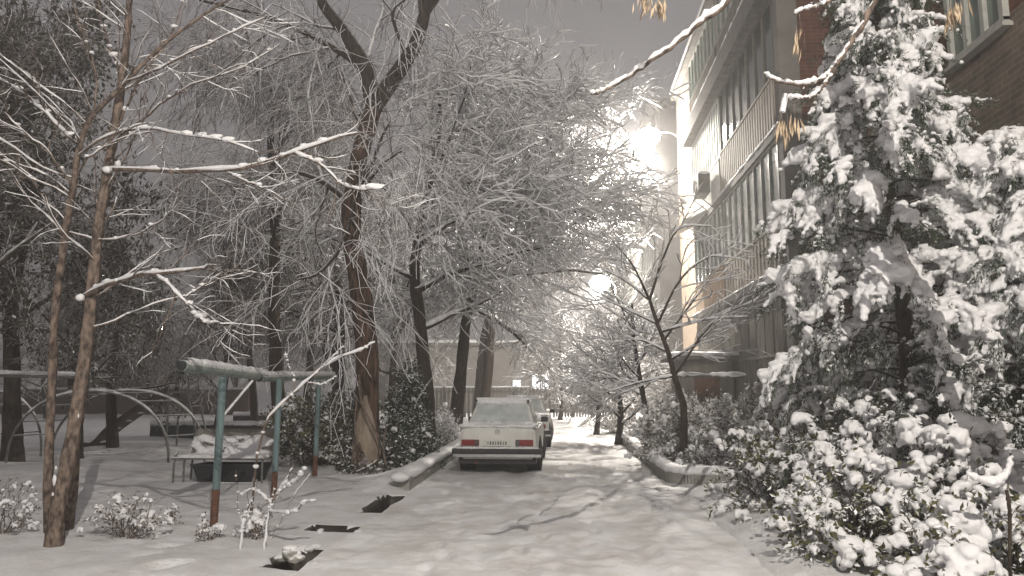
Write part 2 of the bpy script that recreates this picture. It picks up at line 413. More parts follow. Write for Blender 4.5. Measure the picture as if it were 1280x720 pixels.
# wet dirt only inside the open drain
hc = holes(X, Y); nx, ny = X.shape
q = mb.Q[0]; hq = hc.ravel()[q].max(1) > .10; mb.qm[0] = hq.astype(int)
_r = np.random.default_rng(8); _c = []
for (x0, x1, y0, y1) in ((-2.66, -2.36, 10.0, 11.4), (-2.92, -2.44, 8.6, 8.86), (-2.76, -2.42, 6.85, 7.7)):
    for k in range(15):
        e = _r.integers(4); a = _r.random(); _c.append([(x0+(x1-x0)*a) if e < 2 else (x0, x1)[e-2], (y0, y1)[e] if e < 2 else y0+(y1-y0)*a, .0])
_c = np.array(_c)+_r.normal(0, .035, (len(_c), 3))*[1, 1, .15]
_c = _c[(holes(_c[:, 0], _c[:, 1]) < .02) & (holes(_c[:, 0]+.05, _c[:, 1]) < .3) & (holes(_c[:, 0]-.05, _c[:, 1]) < .3)]; _c[:, 2] += groundz(_c[:, 0], _c[:, 1])*(_c[:, 0] < -2.42)
mb.blobs(_c, np.stack([_r.uniform(.03, .08, len(_c)), _r.uniform(.03, .09, len(_c)), _r.uniform(.012, .03, len(_c))], -1), _r, jit=.10)
g = struct(mb.build('ground', [M['gsnow'], M['soil']], smooth=True))
rng = np.random.default_rng(3)
FP = []
for lane, n in ((-.2, 34), (.5, 30), (-1.4, 16), (1.2, 22)):
    yy = 3.5
    for k in range(n):
        yy += rng.uniform(.45, .8); FP.append((lane+.25*math.sin(yy*.5+lane)+(.12 if k % 2 else -.12)+rng.normal(0, .06), yy, rng.normal(0, .25)))
def roadz(x, y):
    z = rz_(x, y)
    for (fx, fy, a) in FP:
        if fy > 24: continue
        sel = (np.abs(x-fx) < .3) & (np.abs(y-fy) < .35)
        if not sel.any(): continue
        dx = x[sel]-fx; dy = y[sel]-fy; u = dx*math.cos(a)+dy*math.sin(a); v = -dx*math.sin(a)+dy*math.cos(a)
        e = (u/.075)**2+(v/.16)**2; z[sel] += -.030*np.exp(-e*e)+.007*np.exp(-(np.sqrt(e)-1.5)**2*4)
    return z
rx = seg((-2.42, 1.86, .035)); ry = seg((-4, 3, .3), (3, 13, .035), (13, 24, .08), (24, 41, .3))
mb, X, Y = grid('road', rx, ry, roadz, None)
struct(mb.build('road', M['road'], smooth=True))

# snow bank / kerbs
def kerb(name, pts, w, h, label, cut=True):
    P = spline(pts, max(14, len(pts)*10)); base = P[0].copy(); base[2] = 0
    t = thing(name, label, 'kerb', base)
    c = MB(); s = MB()
    for i in range(len(P)-1):
        d = P[i+1]-P[i]; L = np.linalg.norm(d[:2]); a = math.atan2(d[1], d[0])
        c.box((P[i]+P[i+1])/2+[0, 0, h/2-.06], (L+.004, w, h+.10), a)
    o = c.build('stone', M['concrete'], t)
    N = len(P); S = P.copy(); S[:, 2] += h+.01
    r = np.random.default_rng(int(abs(base[0]*100))).uniform(.9, 1.12, N)*w*.66; r[0] *= .2; r[-1] *= .2; S[0, :2] -= (S[1]-S[0])[:2]*.4
    s.tubes(S[None], r[None], 10, squash=.55)
    s.blobs(np.vstack([S[:1], S[-1:]])+[0, 0, .0], np.array([w*.62, w*.62]), np.random.default_rng(1), flat=.5, jit=.03)
    s.build('snow_cap', M['snow'], t, smooth=True)
    return t
kerb('kerb', [(-2.62, 12.0, 0), (-2.66, 16, 0), (-2.72, 22, 0), (-2.75, 30, 0)], .26, .24, 'snow-capped concrete kerb running behind the parked cars on the left of the road')
kerb('kerb', [(3.4, 13.15, 0), (2.6, 13.1, 0), (2.05, 13.2, 0), (1.86, 13.8, 0), (1.85, 16, 0), (1.83, 20, 0), (1.8, 25, 0)], .24, .24, 'snow-capped concrete kerb that turns a corner round the right-hand flower bed')

# ================================================================== BUILDINGS (right)
def winframe(mb_f, mb_g, x, y0, y1, z0, z1, ny=2, nz=1, t=.05, depth=.06):
    """frame standing in a plane of constant x, facing -x"""
    for k in range(ny+1):
        yy = y0+(y1-y0)*k/ny; mb_f.b2((x-depth/2, yy-t/2, z0), (x+depth/2, yy+t/2, z1))
    for k in range(nz+1):
        zz = z0+(z1-z0)*k/nz; mb_f.b2((x-depth/2-.004, y0-t/2, zz-t/2), (x+depth/2+.004, y1+t/2, zz+t/2))
    mb_g.b2((x+.01, y0, z0), (x+.02, y1, z1))
XF, XW = 4.4, 5.6
bl = thing('apartment_building', 'brick apartment block along the right side with stacked glazed balconies and a lit cream end', 'building', (5.6, 15, 0))
m = MB(); m.b2((XW, 14.9, -.3), (XW+9, 27.8, 12.75)); m.b2((XW, 2.5, 6.3), (XW+9, 14.9, 12.75)); m.build('wall', M['brickred'], bl)
m = MB(); m.b2((XW, 2.5, -.3), (XW+9, 14.9, 6.3)); m.build('lower_wall', M['brickgrey'], bl)
m = MB(); m.b2((XF, 24.8, -.3), (XW, 27.8, 10.3)); m.build('cream_wall', M['cream'], bl)
m = MB(); m.b2((XF+.01, 24.8, 10.3), (XW, 27.8, 12.75)); m.build('upper_end_wall', M['panelwall'], bl)
m = MB(); m.b2((XF+.42, 14.72, -.3), (XW, 14.9, 12.75)); m.build('balcony_side_wall', M['brickred'], bl)
m = MB(); m.b2((XF+.0, 14.6, -.3), (XF+.4, 15.0, 12.75)); m.build('corner_column', M['panelwall'], bl)
m = MB(); m.b2((XF+.03, 20.2, -.3), (XW, 20.45, 12.75)); m.build('party_wall', M['brickred'], bl)
m = MB(); m.b2((XF-.18, 14.2, 12.75), (XW+9, 28.0, 12.95)); ro = m.build('roof', M['slab'], bl)
m = MB(); m.b2((XF-.2, 14.2, 12.952), (XW+9, 28.05, 13.08)); m.build('roof_snow', M['snow'], ro)
def slab(z, th, over):
    m = MB(); m.b2((XF-over, 14.55, z-th), (XW, 24.8, z)); o = m.build('balcony_slab', M['slab'], bl)
    s = MB(); P = spline([(XF-over+.05, 14.6, z), (XF-over+.05, 19, z), (XF-over+.05, 24.8, z)], 60)
    s.tubes(P[None], (np.random.default_rng(int(z*10)).uniform(.05, .085, 60))[None], 8, squash=.6); s.build('snow_ledge', M['snow'], o, smooth=True)
slab(4.02, .16, .12); slab(6.95, .20, .06); slab(10.35, .55, .30)
# parapets, ribbed sheet
def parapet(y0, y1, z0, z1, mt, rib=.16):
    m = MB(); m.b2((XF-.02, y0, z0), (XF+.02, y1, z1))
    for yy in np.arange(y0+rib/2, y1, rib): m.b2((XF-.035, yy-rib*.22, z0+.02), (XF-.018, yy+rib*.22, z1-.02))
    m.b2((XF-.05, y0, z1), (XF+.05, y1, z1+.05))
    return m.build('parapet', mt, bl)
parapet(15.0, 20.2, 4.02, 4.95, M['parapet'], .3); parapet(20.45, 24.8, 4.02, 4.95, M['cream'], .22)
parapet(15.0, 20.2, 6.95, 8.05, M['parapet'], .21); parapet(20.45, 24.8, 6.95, 8.0, M['white'], .12)
parapet(15.0, 20.2, 10.35, 11.3, M['slat'], .14); parapet(20.45, 24.8, 10.35, 11.3, M['slat'], .14)
def glazing(y0, y1, z0, z1, n, fm, gm, t=.05, nz=1):
    f = MB(); gl = MB(); winframe(f, gl, XF+.02, y0, y1, z0, z1, n, nz, t)
    o = f.build('window', fm, bl); gl.build('pane', gm, o)
glazing(15.0, 20.2, 4.99, 6.72, 8, M['frame'], M['glassgreen']); glazing(20.45, 24.8, 4.99, 6.72, 7, M['frame'], M['glass'])
glazing(15.0, 20.2, 8.10, 9.78, 7, M['framedark'], M['glass']); glazing(20.45, 24.8, 8.05, 9.78, 13, M['white'], M['glass'], .09)
glazing(15.0, 20.2, 11.35, 12.7, 9, M['frame'], M['glassgreen'], .05); glazing(20.45, 24.8, 11.35, 12.7, 8, M['frame'], M['glassgreen'], .05)
# lit pane on the top floor
p0 = atX(914, 12, XF-.02); m = MB(); m.b2((XF-.035, p0[1]-.35, 11.7), (XF-.022, p0[1]+.35, 12.65)); lw = m.build('lit_window', M['winlit2'], bl)
# ground floor: timber slats and grille
m = MB()
for yy in np.arange(15.1, 24.7, .115):
    w = .075 if int(yy*7) % 5 else .03; m.b2((XF-.01, yy, .9), (XF+.02, yy+w, 3.82))
m.b2((XF-.02, 15.0, .8), (XF+.03, 24.8, .9)); m.b2((XF-.02, 15.0, 2.3), (XF-.004, 24.8, 2.36))
m.build('slat_screen', M['slat'], bl)
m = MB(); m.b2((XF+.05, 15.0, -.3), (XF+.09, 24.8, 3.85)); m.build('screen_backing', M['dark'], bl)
# near facade window(s)
def wall_window(y0, y1, z0, z1, bars=False, n=3):
    f = MB(); gl = MB(); winframe(f, gl, XW-.03, y0, y1, z0, z1, n, 1, .09, .10); f.b2((XW-.13, y0-.1, z0-.10), (XW+.0, y1+.1, z0-.045))
    o = f.build('window', M['frame'] if not bars else M['framedark'], bl); gl.build('pane', M['glassgreen'] if not bars else M['glass'], o)
    if bars:
        b = MB()
        for yy in np.arange(y0, y1, .13): b.b2((XW-.16, yy, z0), (XW-.145, yy+.015, z1))
        for zz in np.linspace(z0, z1, 4): b.b2((XW-.165, y0, zz), (XW-.15, y1, zz+.02))
        b.build('grille', M['framedark'], o)
a = atX(1262, 48, XW); b_ = atX(1195, 80, XW)
wall_window(a[1], b_[1], b_[2], b_[2]+1.6)
wall_window(8.4, 9.9, 2.3, 3.8, True); wall_window(11.6, 12.9, b_[2], b_[2]+1.6, n=2); wall_window(12.4, 13.6, 2.3, 3.8, True)
m = MB(); m.tube([(XW-.1, 14.2, 0), (XW-.1, 14.2, 13)], .07, 10); m.build('drainpipe', M['frame'], bl)

# second block, further down the street
b2 = thing('apartment_building', 'darker apartment block further down the street beyond the cream end wall', 'building', (4.6, 34, 0))
m = MB(); m.b2((4.35, 33.5, -.3), (15, 78, 14.6)); m.build('wall', M['panelwall'], b2)
m = MB(); m.b2((3.9, 33, 14.6), (15, 78.5, 14.85)); ro = m.build('roof', M['slab'], b2)
f = MB()
for z in (3.9, 6.8, 9.7, 12.5): f.b2((4.0, 34, z-.12), (4.35, 77, z+.1))
f.build('balcony_slab', M['slab'], b2)
for k, yy in enumerate(np.arange(35, 76, 5.2)):
    for z in (4.3, 7.2, 10.1, 12.7):
        f = MB(); gl = MB(); winframe(f, gl, 4.28, yy, yy+4.2, z, z+1.7, 6, 1, .09); o = f.build('window', M['frame'], b2); gl.build('pane', M['glass'], o)
# air conditioner on its bracket
p = atX(886, 240, XF-.35)
ac = thing('air_conditioner', 'boxy air conditioner unit on a bracket outside the third floor balcony', 'air conditioner', (XF-.3, 21.6, 8.0))
yA = 21.6; zA = 7.55
m = MB(); m.box((XF-.3, yA, zA), (.34, .8, .58)); bevel(m.build('casing', M['framedark'], ac), .02)
m = MB(); th = np.linspace(0, 2*np.pi, 21); m.tube(np.stack([XF-.48+0*th, yA+.1+.2*np.cos(th), zA+.2*np.sin(th)], -1), .012, 5, cap=False); m.build('fan_guard', M['metal'], ac)
for q in (-.3, .3): m = MB(); m.tube([(XF, yA+q, zA-.33), (XF-.5, yA+q, zA-.33), (XF, yA+q, zA-.75)], .018, 6); m.build('bracket', M['metal'], ac)
m = MB(); m.blobs(np.array([[XF-.3, yA+d, zA+.31] for d in (-.25, 0, .25)]), np.array([[.19, .22, .07]]*3), np.random.default_rng(2), jit=.05); m.build('snow_cap', M['snow'], ac, smooth=True)
# metal awning over the balcony below it, lit by the lamp
aw = thing('awning', 'small pale sheet awning with snow under the air conditioner', 'awning', (XF, 23.4, 6.9))
m = MB(); m.quads([(XF-.03, 22.2, 7.0), (XF-.03, 24.6, 7.0), (XF-.75, 24.6, 6.62), (XF-.75, 22.2, 6.62), (XF-.03, 22.2, 7.04), (XF-.03, 24.6, 7.04), (XF-.75, 24.6, 6.66), (XF-.75, 22.2, 6.66)],
   [[0, 1, 2, 3], [4, 7, 6, 5], [2, 6, 7, 3], [0, 4, 5, 1], [0, 3, 7, 4], [1, 5, 6, 2]]); m.build('sheet', M['white'], aw)
for q in (22.3, 24.5): m = MB(); m.tube([(XF, q, 6.5), (XF-.7, q, 6.62)], .015, 5); m.build('strut', M['metal'], aw)

# porch shed between kerb and block
sh = thing('garden_shed', 'low brown shed with a snowy overhanging roof behind the thin roadside tree', 'shed', (3.4, 19.5, 0))
m = MB(); m.b2((3.0, 19.3, 0), (4.3, 21.2, 2.35)); m.build('wall', M['slat'], sh)
m = MB(); m.b2((2.75, 19.0, 2.36), (4.38, 21.4, 2.46)); ro = m.build('roof', M['slab'], sh)
m = MB(); m.blobs(np.array([[2.9+.2*i, 19.3+.45*j, 2.5] for i in range(8) for j in range(5)]), np.full((40, 3), (.26, .32, .08)), np.random.default_rng(4), jit=.04); m.build('roof_snow', M['snow'], ro, smooth=True)
m = MB(); m.b2((3.3, 19.27, .05), (3.95, 19.296, 2.0)); d_ = m.build('door', M['rust'], sh)
rl = thing('handrail', 'long snow-covered horizontal rail in front of the slatted ground floor', 'rail', (3.3, 16.2, 0))
a = atY(845, 470, 16.2); b_ = atY(932, 470, 16.2)
m = MB(); m.tube([a, b_], .035, 8); m.build('bar', M['metal'], rl)
s = MB(); snowtubes(s, spline([a, (a+b_)/2, b_], 20)[None], np.full((1, 20), .035), np.random.default_rng(2), .035, 8); s.build('snow_cap', M['snow'], rl, smooth=True)
for q in (a, b_): m = MB(); m.tube([(q[0], q[1], -.1), (q[0], q[1], q[2])], .03, 8); m.build('post', M['metal'], rl)

# ================================================================== FAR END OF THE STREET
fe = thing('far_building', 'low grey building closing the end of the street with lit windows', 'building', (-1, 52, 0))
m = MB(); m.b2((-14, 52, -.3), (3.2, 60, 4.6)); m.build('wall', M['panelwall'], fe)
m = MB(); m.b2((-14.3, 51.6, 4.6), (3.5, 60, 4.8)); ro = m.build('roof', M['slab'], fe)
m = MB(); m.b2((-14.3, 51.6, 4.802), (3.5, 60, 5.0)); m.build('roof_snow', M['snow'], ro)
def litwin(px0, px1, y0, y1, nx, ny):
    A = atY(px0, y1, 51.95); B = atY(px1, y0, 51.95); f = MB(); gl = MB()
    gl.b2((A[0], 51.95, A[2]), (B[0], 51.97, B[2]))
    for k in range(nx+1): x = A[0]+(B[0]-A[0])*k/nx; f.b2((x-.03, 51.88, A[2]-.03), (x+.03, 51.94, B[2]+.03))
    for k in range(ny+1): z = A[2]+(B[2]-A[2])*k/ny; f.b2((A[0]-.03, 51.87, z-.03), (B[0]+.03, 51.945, z+.03))
    o = f.build('window', M['frame'], fe); gl.build('lit_pane', M['winlit'], o)
litwin(665, 686, 468, 486, 4, 2); litwin(641, 651, 475, 485, 2, 1)
def fence(name, x0, x1, y, h, label, mt, bars=.22):
    t = thing(name, label, 'fence', ((x0+x1)/2, y, 0)); m = MB()
    for x in np.arange(x0, x1, bars): m.box((x, y, h/2), (bars*.62, .03, h-.1))
    m.build('board_panel', mt, t)
    for z in (.35, h-.25): m = MB(); m.box(((x0+x1)/2, y-.04, z), (x1-x0, .05, .08)); m.build('rail', M['framedark'], t)
    for x in np.linspace(x0, x1, 5): m = MB(); m.box((x, y-.05, h/2), (.1, .1, h+.1)); m.build('post', M['framedark'], t)
    m = MB(); P = spline([(x0, y, h), (x1, y, h)], 30); m.tubes(P[None], np.full((1, 30), .06), 6, squash=.7); m.build('snow_cap', M['snow'], t, smooth=True)
fence('fence', -8.5, -.8, 40.5, 1.7, 'pale board fence closing the end of the road behind the cars', M['slat'])
fence('gate', -.6, 3.6, 42, 2.1, 'tall dark gate at the end of the road, right of the board fence', M['framedark'], .16)

# ================================================================== LAMPS
def street_lamp(x, y, z, label, armdir, polex=None, power=900, glob=.26, spot=True):
    t = thing('street_lamp', label, 'street lamp', (polex if polex is not None else x+armdir, y, 0), 'street lamps')
    px = x+armdir if polex is None else polex
    m = MB(); m.tube(spline([(px, y, z-.25), (px-armdir*.3, y, z+.12), (x+np.sign(armdir)*.2, y, z+.16)], 10), .03, 8); m.build('arm', M['metal'], t)
    if polex is not None: m = MB(); m.tube([(px, y, 0), (px, y, z-.2)], (.09, .06), 10); m.build('pole', M['metal'], t)
    m = MB(); m.tube(spline([(x+np.sign(armdir)*.35, y, z+.17), (x, y, z+.18), (x-np.sign(armdir)*.3, y, z+.16)], 8), lin((.07, .15, .07), 8), 10); m.build('lamp_head', M['metal'], t)
    m = MB(); m.blobs(np.array([[x, y, z]]), np.array([[glob, glob, glob*.8]]), np.random.default_rng(1), jit=0); bo = m.build('bulb', M['lamphot'], t, smooth=True)  # globes of the two visible lamps are oversized to imitate their glare
    bo.visible_shadow = True
    L = bpy.data.lights.new('lamp_light', 'SPOT' if spot else 'POINT'); L.energy = power; L.color = (1, .93, .83)
    if spot: L.spot_size = R_(158); L.spot_blend = .55; L.shadow_soft_size = .12 if spot else .55
    lo = bpy.data.objects.new('lamp_light', L); COL.objects.link(lo); lo.location = (x, y, z-glob*.8-.15)
    if spot: lo.rotation_euler = (R_(-14), R_(44), 0)       # the head leans out over the street
    return t
LP1 = atY(811, 171, 26.5); LP2 = atY(750, 354, 42.5)
_LAMPS += [LP1, LP2]
street_lamp(LP1[0], LP1[1], LP1[2], 'blazing street lamp on an arm high on the cream end of the block', XF-LP1[0], None, 9500, .42)
street_lamp(LP2[0], LP2[1], LP2[2], 'lower, more distant street lamp glowing above the gate on its own pole', .9, LP2[0]+.9, 5500, .58)
street_lamp(1.9, -3.6, 8.8, 'street lamp on a pole behind the viewpoint lighting the foreground', 1.2, 3.1, 5200, .15, False)
for (px, py, Yd, lb) in ((130, 343, 60, 'tiny cold lamp at the far left beyond the playground, the higher one'), (203, 411, 55, 'tiny bright lamp low among the dark trees beyond the slide')):
    p = atY(px, py, Yd); t = thing('distant_lamp', lb, 'lamp', (p[0], p[1], 0))
    m = MB(); m.tube([(p[0], p[1], 0), p+[0, 0, -.15]], .06, 6); m.build('pole', M['metal'], t)
    m = MB(); m.blobs(p[None], np.array([.16]), np.random.default_rng(1), jit=0); m.build('bulb', M['lampfar'], t, smooth=True)

# ================================================================== WORLD
w = bpy.data.worlds.new('World'); SC.world = w; w.use_nodes = True; nt = w.node_tree
bg = nt.nodes['Background']
sky = nt.nodes.new('ShaderNodeTexSky'); sky.sky_type = 'NISHITA'; sky.sun_disc = False; sky.sun_elevation = R_(2); sky.sun_rotation = R_(200)
tc = nt.nodes.new('ShaderNodeTexCoord'); sx = nt.nodes.new('ShaderNodeSeparateXYZ'); nt.links.new(tc.outputs['Generated'], sx.inputs[0])
r = ramp(nt, sx.outputs['Z'], [(.0, (.156, .146, .141)), (.25, (.150, .140, .140)), (.75, (.125, .120, .125))])
nt.links.new(r.outputs[0], bg.inputs['Color']); bg.inputs['Strength'].default_value = 1.35
nt.nodes.remove(sky)
front_fill = bpy.data.lights.new('front_fill', 'SUN'); front_fill.energy = .12; front_fill.angle = R_(25); front_fill.color = (1, .93, .86)  # faint fill light added from behind the camera, not night-time sunlight
so = bpy.data.objects.new('front_fill', front_fill); COL.objects.link(so); so.rotation_euler = (R_(50), 0, R_(18))
# haze of falling snow
m = MB(); m.b2((-110, -30, -1.5), (60, 110, 24)); hz = m.build('haze', []); hm = bpy.data.materials.new('haze_air'); hm.use_nodes = True
nt = hm.node_tree; nt.nodes.clear(); out = nt.nodes.new('ShaderNodeOutputMaterial'); pv = nt.nodes.new('ShaderNodeVolumePrincipled')
pv.inputs['Color'].default_value = (.93, .92, .93, 1); pv.inputs['Density'].default_value = .0070; pv.inputs['Anisotropy'].default_value = .3
nt.links.new(pv.outputs[0], out.inputs['Volume']); hz.data.materials.append(hm); stuff(hz, 'thin snowy night haze filling the street', 'haze')

SC.view_settings.view_transform = 'Standard'; SC.view_settings.look = 'None'; SC.view_settings.gamma = 1; SC.view_settings.exposure = .36
SC.render.engine = 'CYCLES'; SC.cycles.use_denoising = True; SC.cycles.max_bounces = 5; SC.cycles.diffuse_bounces = 3
SC.cycles.volume_bounces = 0; SC.cycles.transparent_max_bounces = 4; SC.cycles.caustics_reflective = False; SC.cycles.caustics_refractive = False
SC.cycles.sample_clamp_indirect = 3; SC.cycles.volume_max_steps = 64
#@@MORE

# ================================================================== TREES
def crown(t, rng, P1, R1, spec, tw='twig', snowk=(0, 0), name='crown', leaves=None):
    """P1,R1: limb polylines. spec: list of spawn dicts applied level after level."""
    mb = MB(); sn = MB(); P, Rr = P1, R1; last = len(spec)-1
    allP = []
    for i, sp_ in enumerate(spec):
        P, Rr = spawn(rng, P, Rr, **sp_)
        k = above(P); P, Rr = P[k], Rr[k]
        Rr = np.maximum(Rr, .0055 if i == last else .007)
        mb.tubes(P, Rr, 4 if i >= 1 else 6)
        if snowk[0]: snowtubes(sn, P, Rr, rng, snowk[0], 4, snowk[1], minh=.3)
        allP.append(P)
    o = mb.build(name, M[tw], t, smooth=True)
    if leaves is not None:
        n, size, lm = leaves; n = int(n*.6); q = allP[-1].reshape(-1, 3); q = q[rng.integers(0, len(q), n)]
        lb = MB(); D = rng.normal(size=(n, 3))*.6+[0, 0, -.9]; lb.leaves(q, size, rng, 0, .5, D); lb.build('leaves', M[lm], t)
    if snowk[0] and sn.n: sn.build('snow', M['snow'], t, smooth=True)
    return allP
def trunk_mesh(t, pts, rad, rng, m='bark', n=26, sides=14, rough=.06, name='trunk', flare=0):
    P = spline(pts, n); r = lin(rad, n)
    if flare: r = r*(1+flare*np.exp(-np.linspace(0, 1, n)*n/2.2))
    mb = MB(); mb.tubes(P[None], (r*(1+rng.normal(0, rough*.4, n)))[None], sides)
    V = mb.V[0]; c = np.repeat(P, sides, 0); ph = np.tile(np.arange(sides), n)
    prof = 1+rough*rng.normal(size=sides)[ph]*1.2+rough*1.0*rng.normal(size=len(V)); mb.V[0] = c+(V-c)*prof[:, None]
    mb.build(name, M[m], t, smooth=True); return P, r
def batch(polys, radii, n=12):
    return np.stack([spline(p, n) for p in polys]), np.stack([lin(r, n) for r in radii])
def tree(name, label, pts, rad, limbs, lrad, spec, seed, tw='twig', bark='bark', group=None, snowk=(0, 0), leaves=None, cat='tree', flare=.3, limbspec=None):
    rng = np.random.default_rng(seed)
    t = thing(name, label, cat, (pts[0][0], pts[0][1], 0), group)
    P, r = trunk_mesh(t, pts, rad, rng, bark, flare=flare)
    LP, LR = batch(limbs, lrad) if limbs else (np.zeros((0, 12, 3)), np.zeros((0, 12)))
    if limbspec:
        a, b = spawn(rng, P[None], r[None], **limbspec); 
        if a.shape[1] != 12: raise ValueError
        LP = np.concatenate([LP, a]); LR = np.concatenate([LR, b])
    lb = MB(); lb.tubes(LP, LR, 8); lb.build('limbs', M['bark' if bark == 'barkred' else bark], t, smooth=True)
    if snowk[0]:
        s = MB(); snowtubes(s, LP, LR, rng, snowk[0]*1.5, 6); s.build('limb_snow', M['snow'], t, smooth=True)
    crown(t, rng, LP, LR, spec, tw, snowk, leaves=leaves)
    return t
def px(*pp): return [atY(a, b, Y) for a, b, Y in pp]
def base(v, z=-.1): v = np.array(v, float); v[2] = z; return v

# --- big reddish trunk in the middle, forked, weeping crown
pts = [base(atZ(461, 592, 0)), *px((458, 540, 14.75), (459, 450, 14.7), (450, 360, 14.7), (440, 290, 14.7), (444, 225, 14.7), (462, 150, 14.7), (470, 128, 14.7))]
l1 = px((468, 140, 14.7), (456, 85, 14.6), (430, 40, 14.5), (400, 0, 14.3), (360, -70, 14.0), (300, -150, 13.6))
l2 = px((470, 130, 14.7), (497, 90, 14.6), (520, 55, 14.5), (533, 5, 14.4), (540, -60, 14.3), (560, -160, 14))
l3 = px((533, 15, 14.4), (575, -40, 14.6), (640, -90, 14.8), (720, -110, 15))
l4 = px((445, 260, 14.7), (400, 225, 15.2), (350, 215, 15.8), (290, 235, 16.4))
l5 = px((448, 230, 14.7), (430, 300, 14.2), (400, 340, 13.8), (370, 350, 13.4))
l6 = px((456, 85, 14.6), (400, 50, 14.9), (330, 20, 15.3), (250, 0, 15.8))
big = [dict(k=7, t0=.15, t1=1, ang=(.9, .25), L=3.0, K=8, grav=-.03, wander=.16, rs=.5, rmax=.045, fall=.4),
       dict(k=6, t0=.1, t1=1, ang=(.8, .3), L=1.7, K=7, grav=-.09, wander=.15, rs=.6, rmax=.018, fall=.35),
       dict(k=4, t0=.1, t1=1, ang=(.8, .35), L=1.0, K=6, grav=-.13, wander=.16, rs=.8, rmax=.012, fall=.3)]
bt = tree('elm_tree', 'big forked tree with reddish trunk, peeled pale patch at its base and drooping snowy twigs',
     pts, [.28, .23, .205, .195, .185, .175, .165], [l1, l2, l3, l4, l5, l6], [[.18, .15, .12, .08, .05], [.18, .16, .13, .09, .05], [.09, .06, .03], [.09, .05, .02], [.05, .04, .02], [.09, .06, .03]],
     big, 1, 'twigb', 'barkred', limbspec=dict(k=4, t0=.55, t1=.98, ang=(1.2, .25), L=3.4, K=12, grav=.01, wander=.10, rs=.25, rmax=.06))
# peeled patch and ivy round its foot
c = atZ(461, 592, 0); m = MB(); rg = np.random.default_rng(4)
ang = np.linspace(-1.15, 1.25, 11)-math.pi/2+.15; zz = np.linspace(.05, 1.5, 14); V = []
Pc = spline(pts, 60)
for z in zz:
    cc = Pc[np.argmin(abs(Pc[:, 2]-z))]; rr = .30*(1+.25*math.exp(-z*3)); wd = (1-.92*max(0, (z-.5)/1.0))*rg.uniform(.78, 1.0)
    for a in ang: aa = -math.pi/2+.15+(a+math.pi/2-.15)*wd; V.append([cc[0]+rr*math.cos(aa), cc[1]+rr*math.sin(aa), z])
V = np.array(V)+rg.normal(0, .004, (len(V), 3)); n = len(ang)
m.quads(V, [[i*n+j, i*n+j+1, (i+1)*n+j+1, (i+1)*n+j] for i in range(len(zz)-1) for j in range(n-1)]); m.build('peeled_patch', M['barkpale'], bt, smooth=True)
def vine(pts, r, n=900):
    t = thing('ivy', 'tangled snow-flecked ivy climbing round the foot of the big reddish trunk', 'ivy', tuple(base(c, 0)))
    mb = MB(); lf = MB(); s = MB()
    for p in pts:
        P = spline(p, 30); mb.tube(P, lin(r, 30), 6); snowtubes(s, P[None], lin(r, 30)[None], rg, .012, 5)
    mb.build('stem', M['barkpink'], t, smooth=True); s.build('snow', M['snow'], t, smooth=True)
    a = rg.uniform(-math.pi, math.pi, n); z = np.abs(rg.normal(0, .38, n)); rr = .36+np.abs(rg.normal(0, .12, n))+.12*np.exp(-z*2)
    k = ~((np.cos(a+math.pi/2-.1) > .55) & (z > .25)); C = np.stack([c[0]+rr*np.cos(a), c[1]+rr*np.sin(a), z], -1)[k]
    lf.leaves(C, .09, rg, aspect=.7); lf.build('leaves', M['leafdark'], t)
def ar(a, z, r=.37): return (c[0]+r*math.cos(a), c[1]+r*math.sin(a), z)
vine([[ar(-2.3, 1.9, .28), ar(-1.9, 1.4, .33), ar(-1.3, 1.0, .36), ar(-.8, .6, .38), ar(-.9, .3, .4), ar(-1.6, .12, .45), ar(-2.3, .02, .5)],
      [ar(-2.2, .0, .5), ar(-2.0, .5, .4), ar(-2.25, 1.0, .36), ar(-2.4, 1.5, .3)], [ar(-.5, 0, .5), ar(-.6, .5, .4), ar(-.2, .9, .35)]], [.028, .016])

# --- row of street trees on the left
def street_tree(p0, mid, Yv, rad, seed, label, lean=0, h=8, kk=1.0, nl=11, tw='twigb', L=4.2, bias=(1.2, -.2, .1)):
    b = atZ(*p0, 0); Yb = b[1]; pts = [base(b), *[atY(a, q, Yb) for a, q in mid]]
    top = np.array(pts[-1]); dirn = np.array([lean, -.05, 1.]); 
    while pts[-1][2] < h: pts.append(np.array(pts[-1])+dirn*1.2+np.array([random.uniform(-.15, .15), random.uniform(-.1, .1), 0]))
    spec = [dict(k=int(10*kk), t0=.12, t1=1, ang=(.75, .25), L=2.3, K=8, grav=-.035, wander=.15, rs=.5, rmax=.03, fall=.4, bias=(0, 0, .5)),
            dict(k=7, t0=.1, t1=1, ang=(.75, .3), L=1.35, K=6, grav=-.07, wander=.18, rs=.6, rmax=.013, fall=.35),
            dict(k=3, t0=.15, t1=1, ang=(.7, .3), L=.8, K=6, grav=-.05, wander=.16, rs=.8, rmax=.011, fall=.3)]
    return tree('street_tree', label, pts, list(rad), [], [], spec, seed, tw, 'bark', snowk=(.021, 1), group='snowy trees along the left kerb',
         limbspec=dict(k=nl, t0=.30, t1=1, ang=(1.1, .2), L=L, K=12, grav=-.03, wander=.07, rs=.5, rmax=.09, fall=.25, bias=bias))
street_tree((537, 573), [(534, 500), (527, 430), (524, 390), (518, 340)], 18, (.17, .15, .13, .08, .04), 21, 'dark leaning trunk right of the big reddish tree with wide snowy branches', .1, 8.5, 1.1, 13)
street_tree((566, 556), [(573, 500), (579, 440), (583, 400)], 23, (.20, .16, .13, .08, .04), 22, 'dark trunk just left of the white car, branches arching over the road', .12, 9.5, 1.1, 14, L=5.0)
street_tree((600, 540), [(608, 480), (612, 420)], 28, (.19, .16, .13, .08, .04), 23, 'shadowy trunk rising behind the white car roof', .12, 10.5, 1, 13, L=5.5)
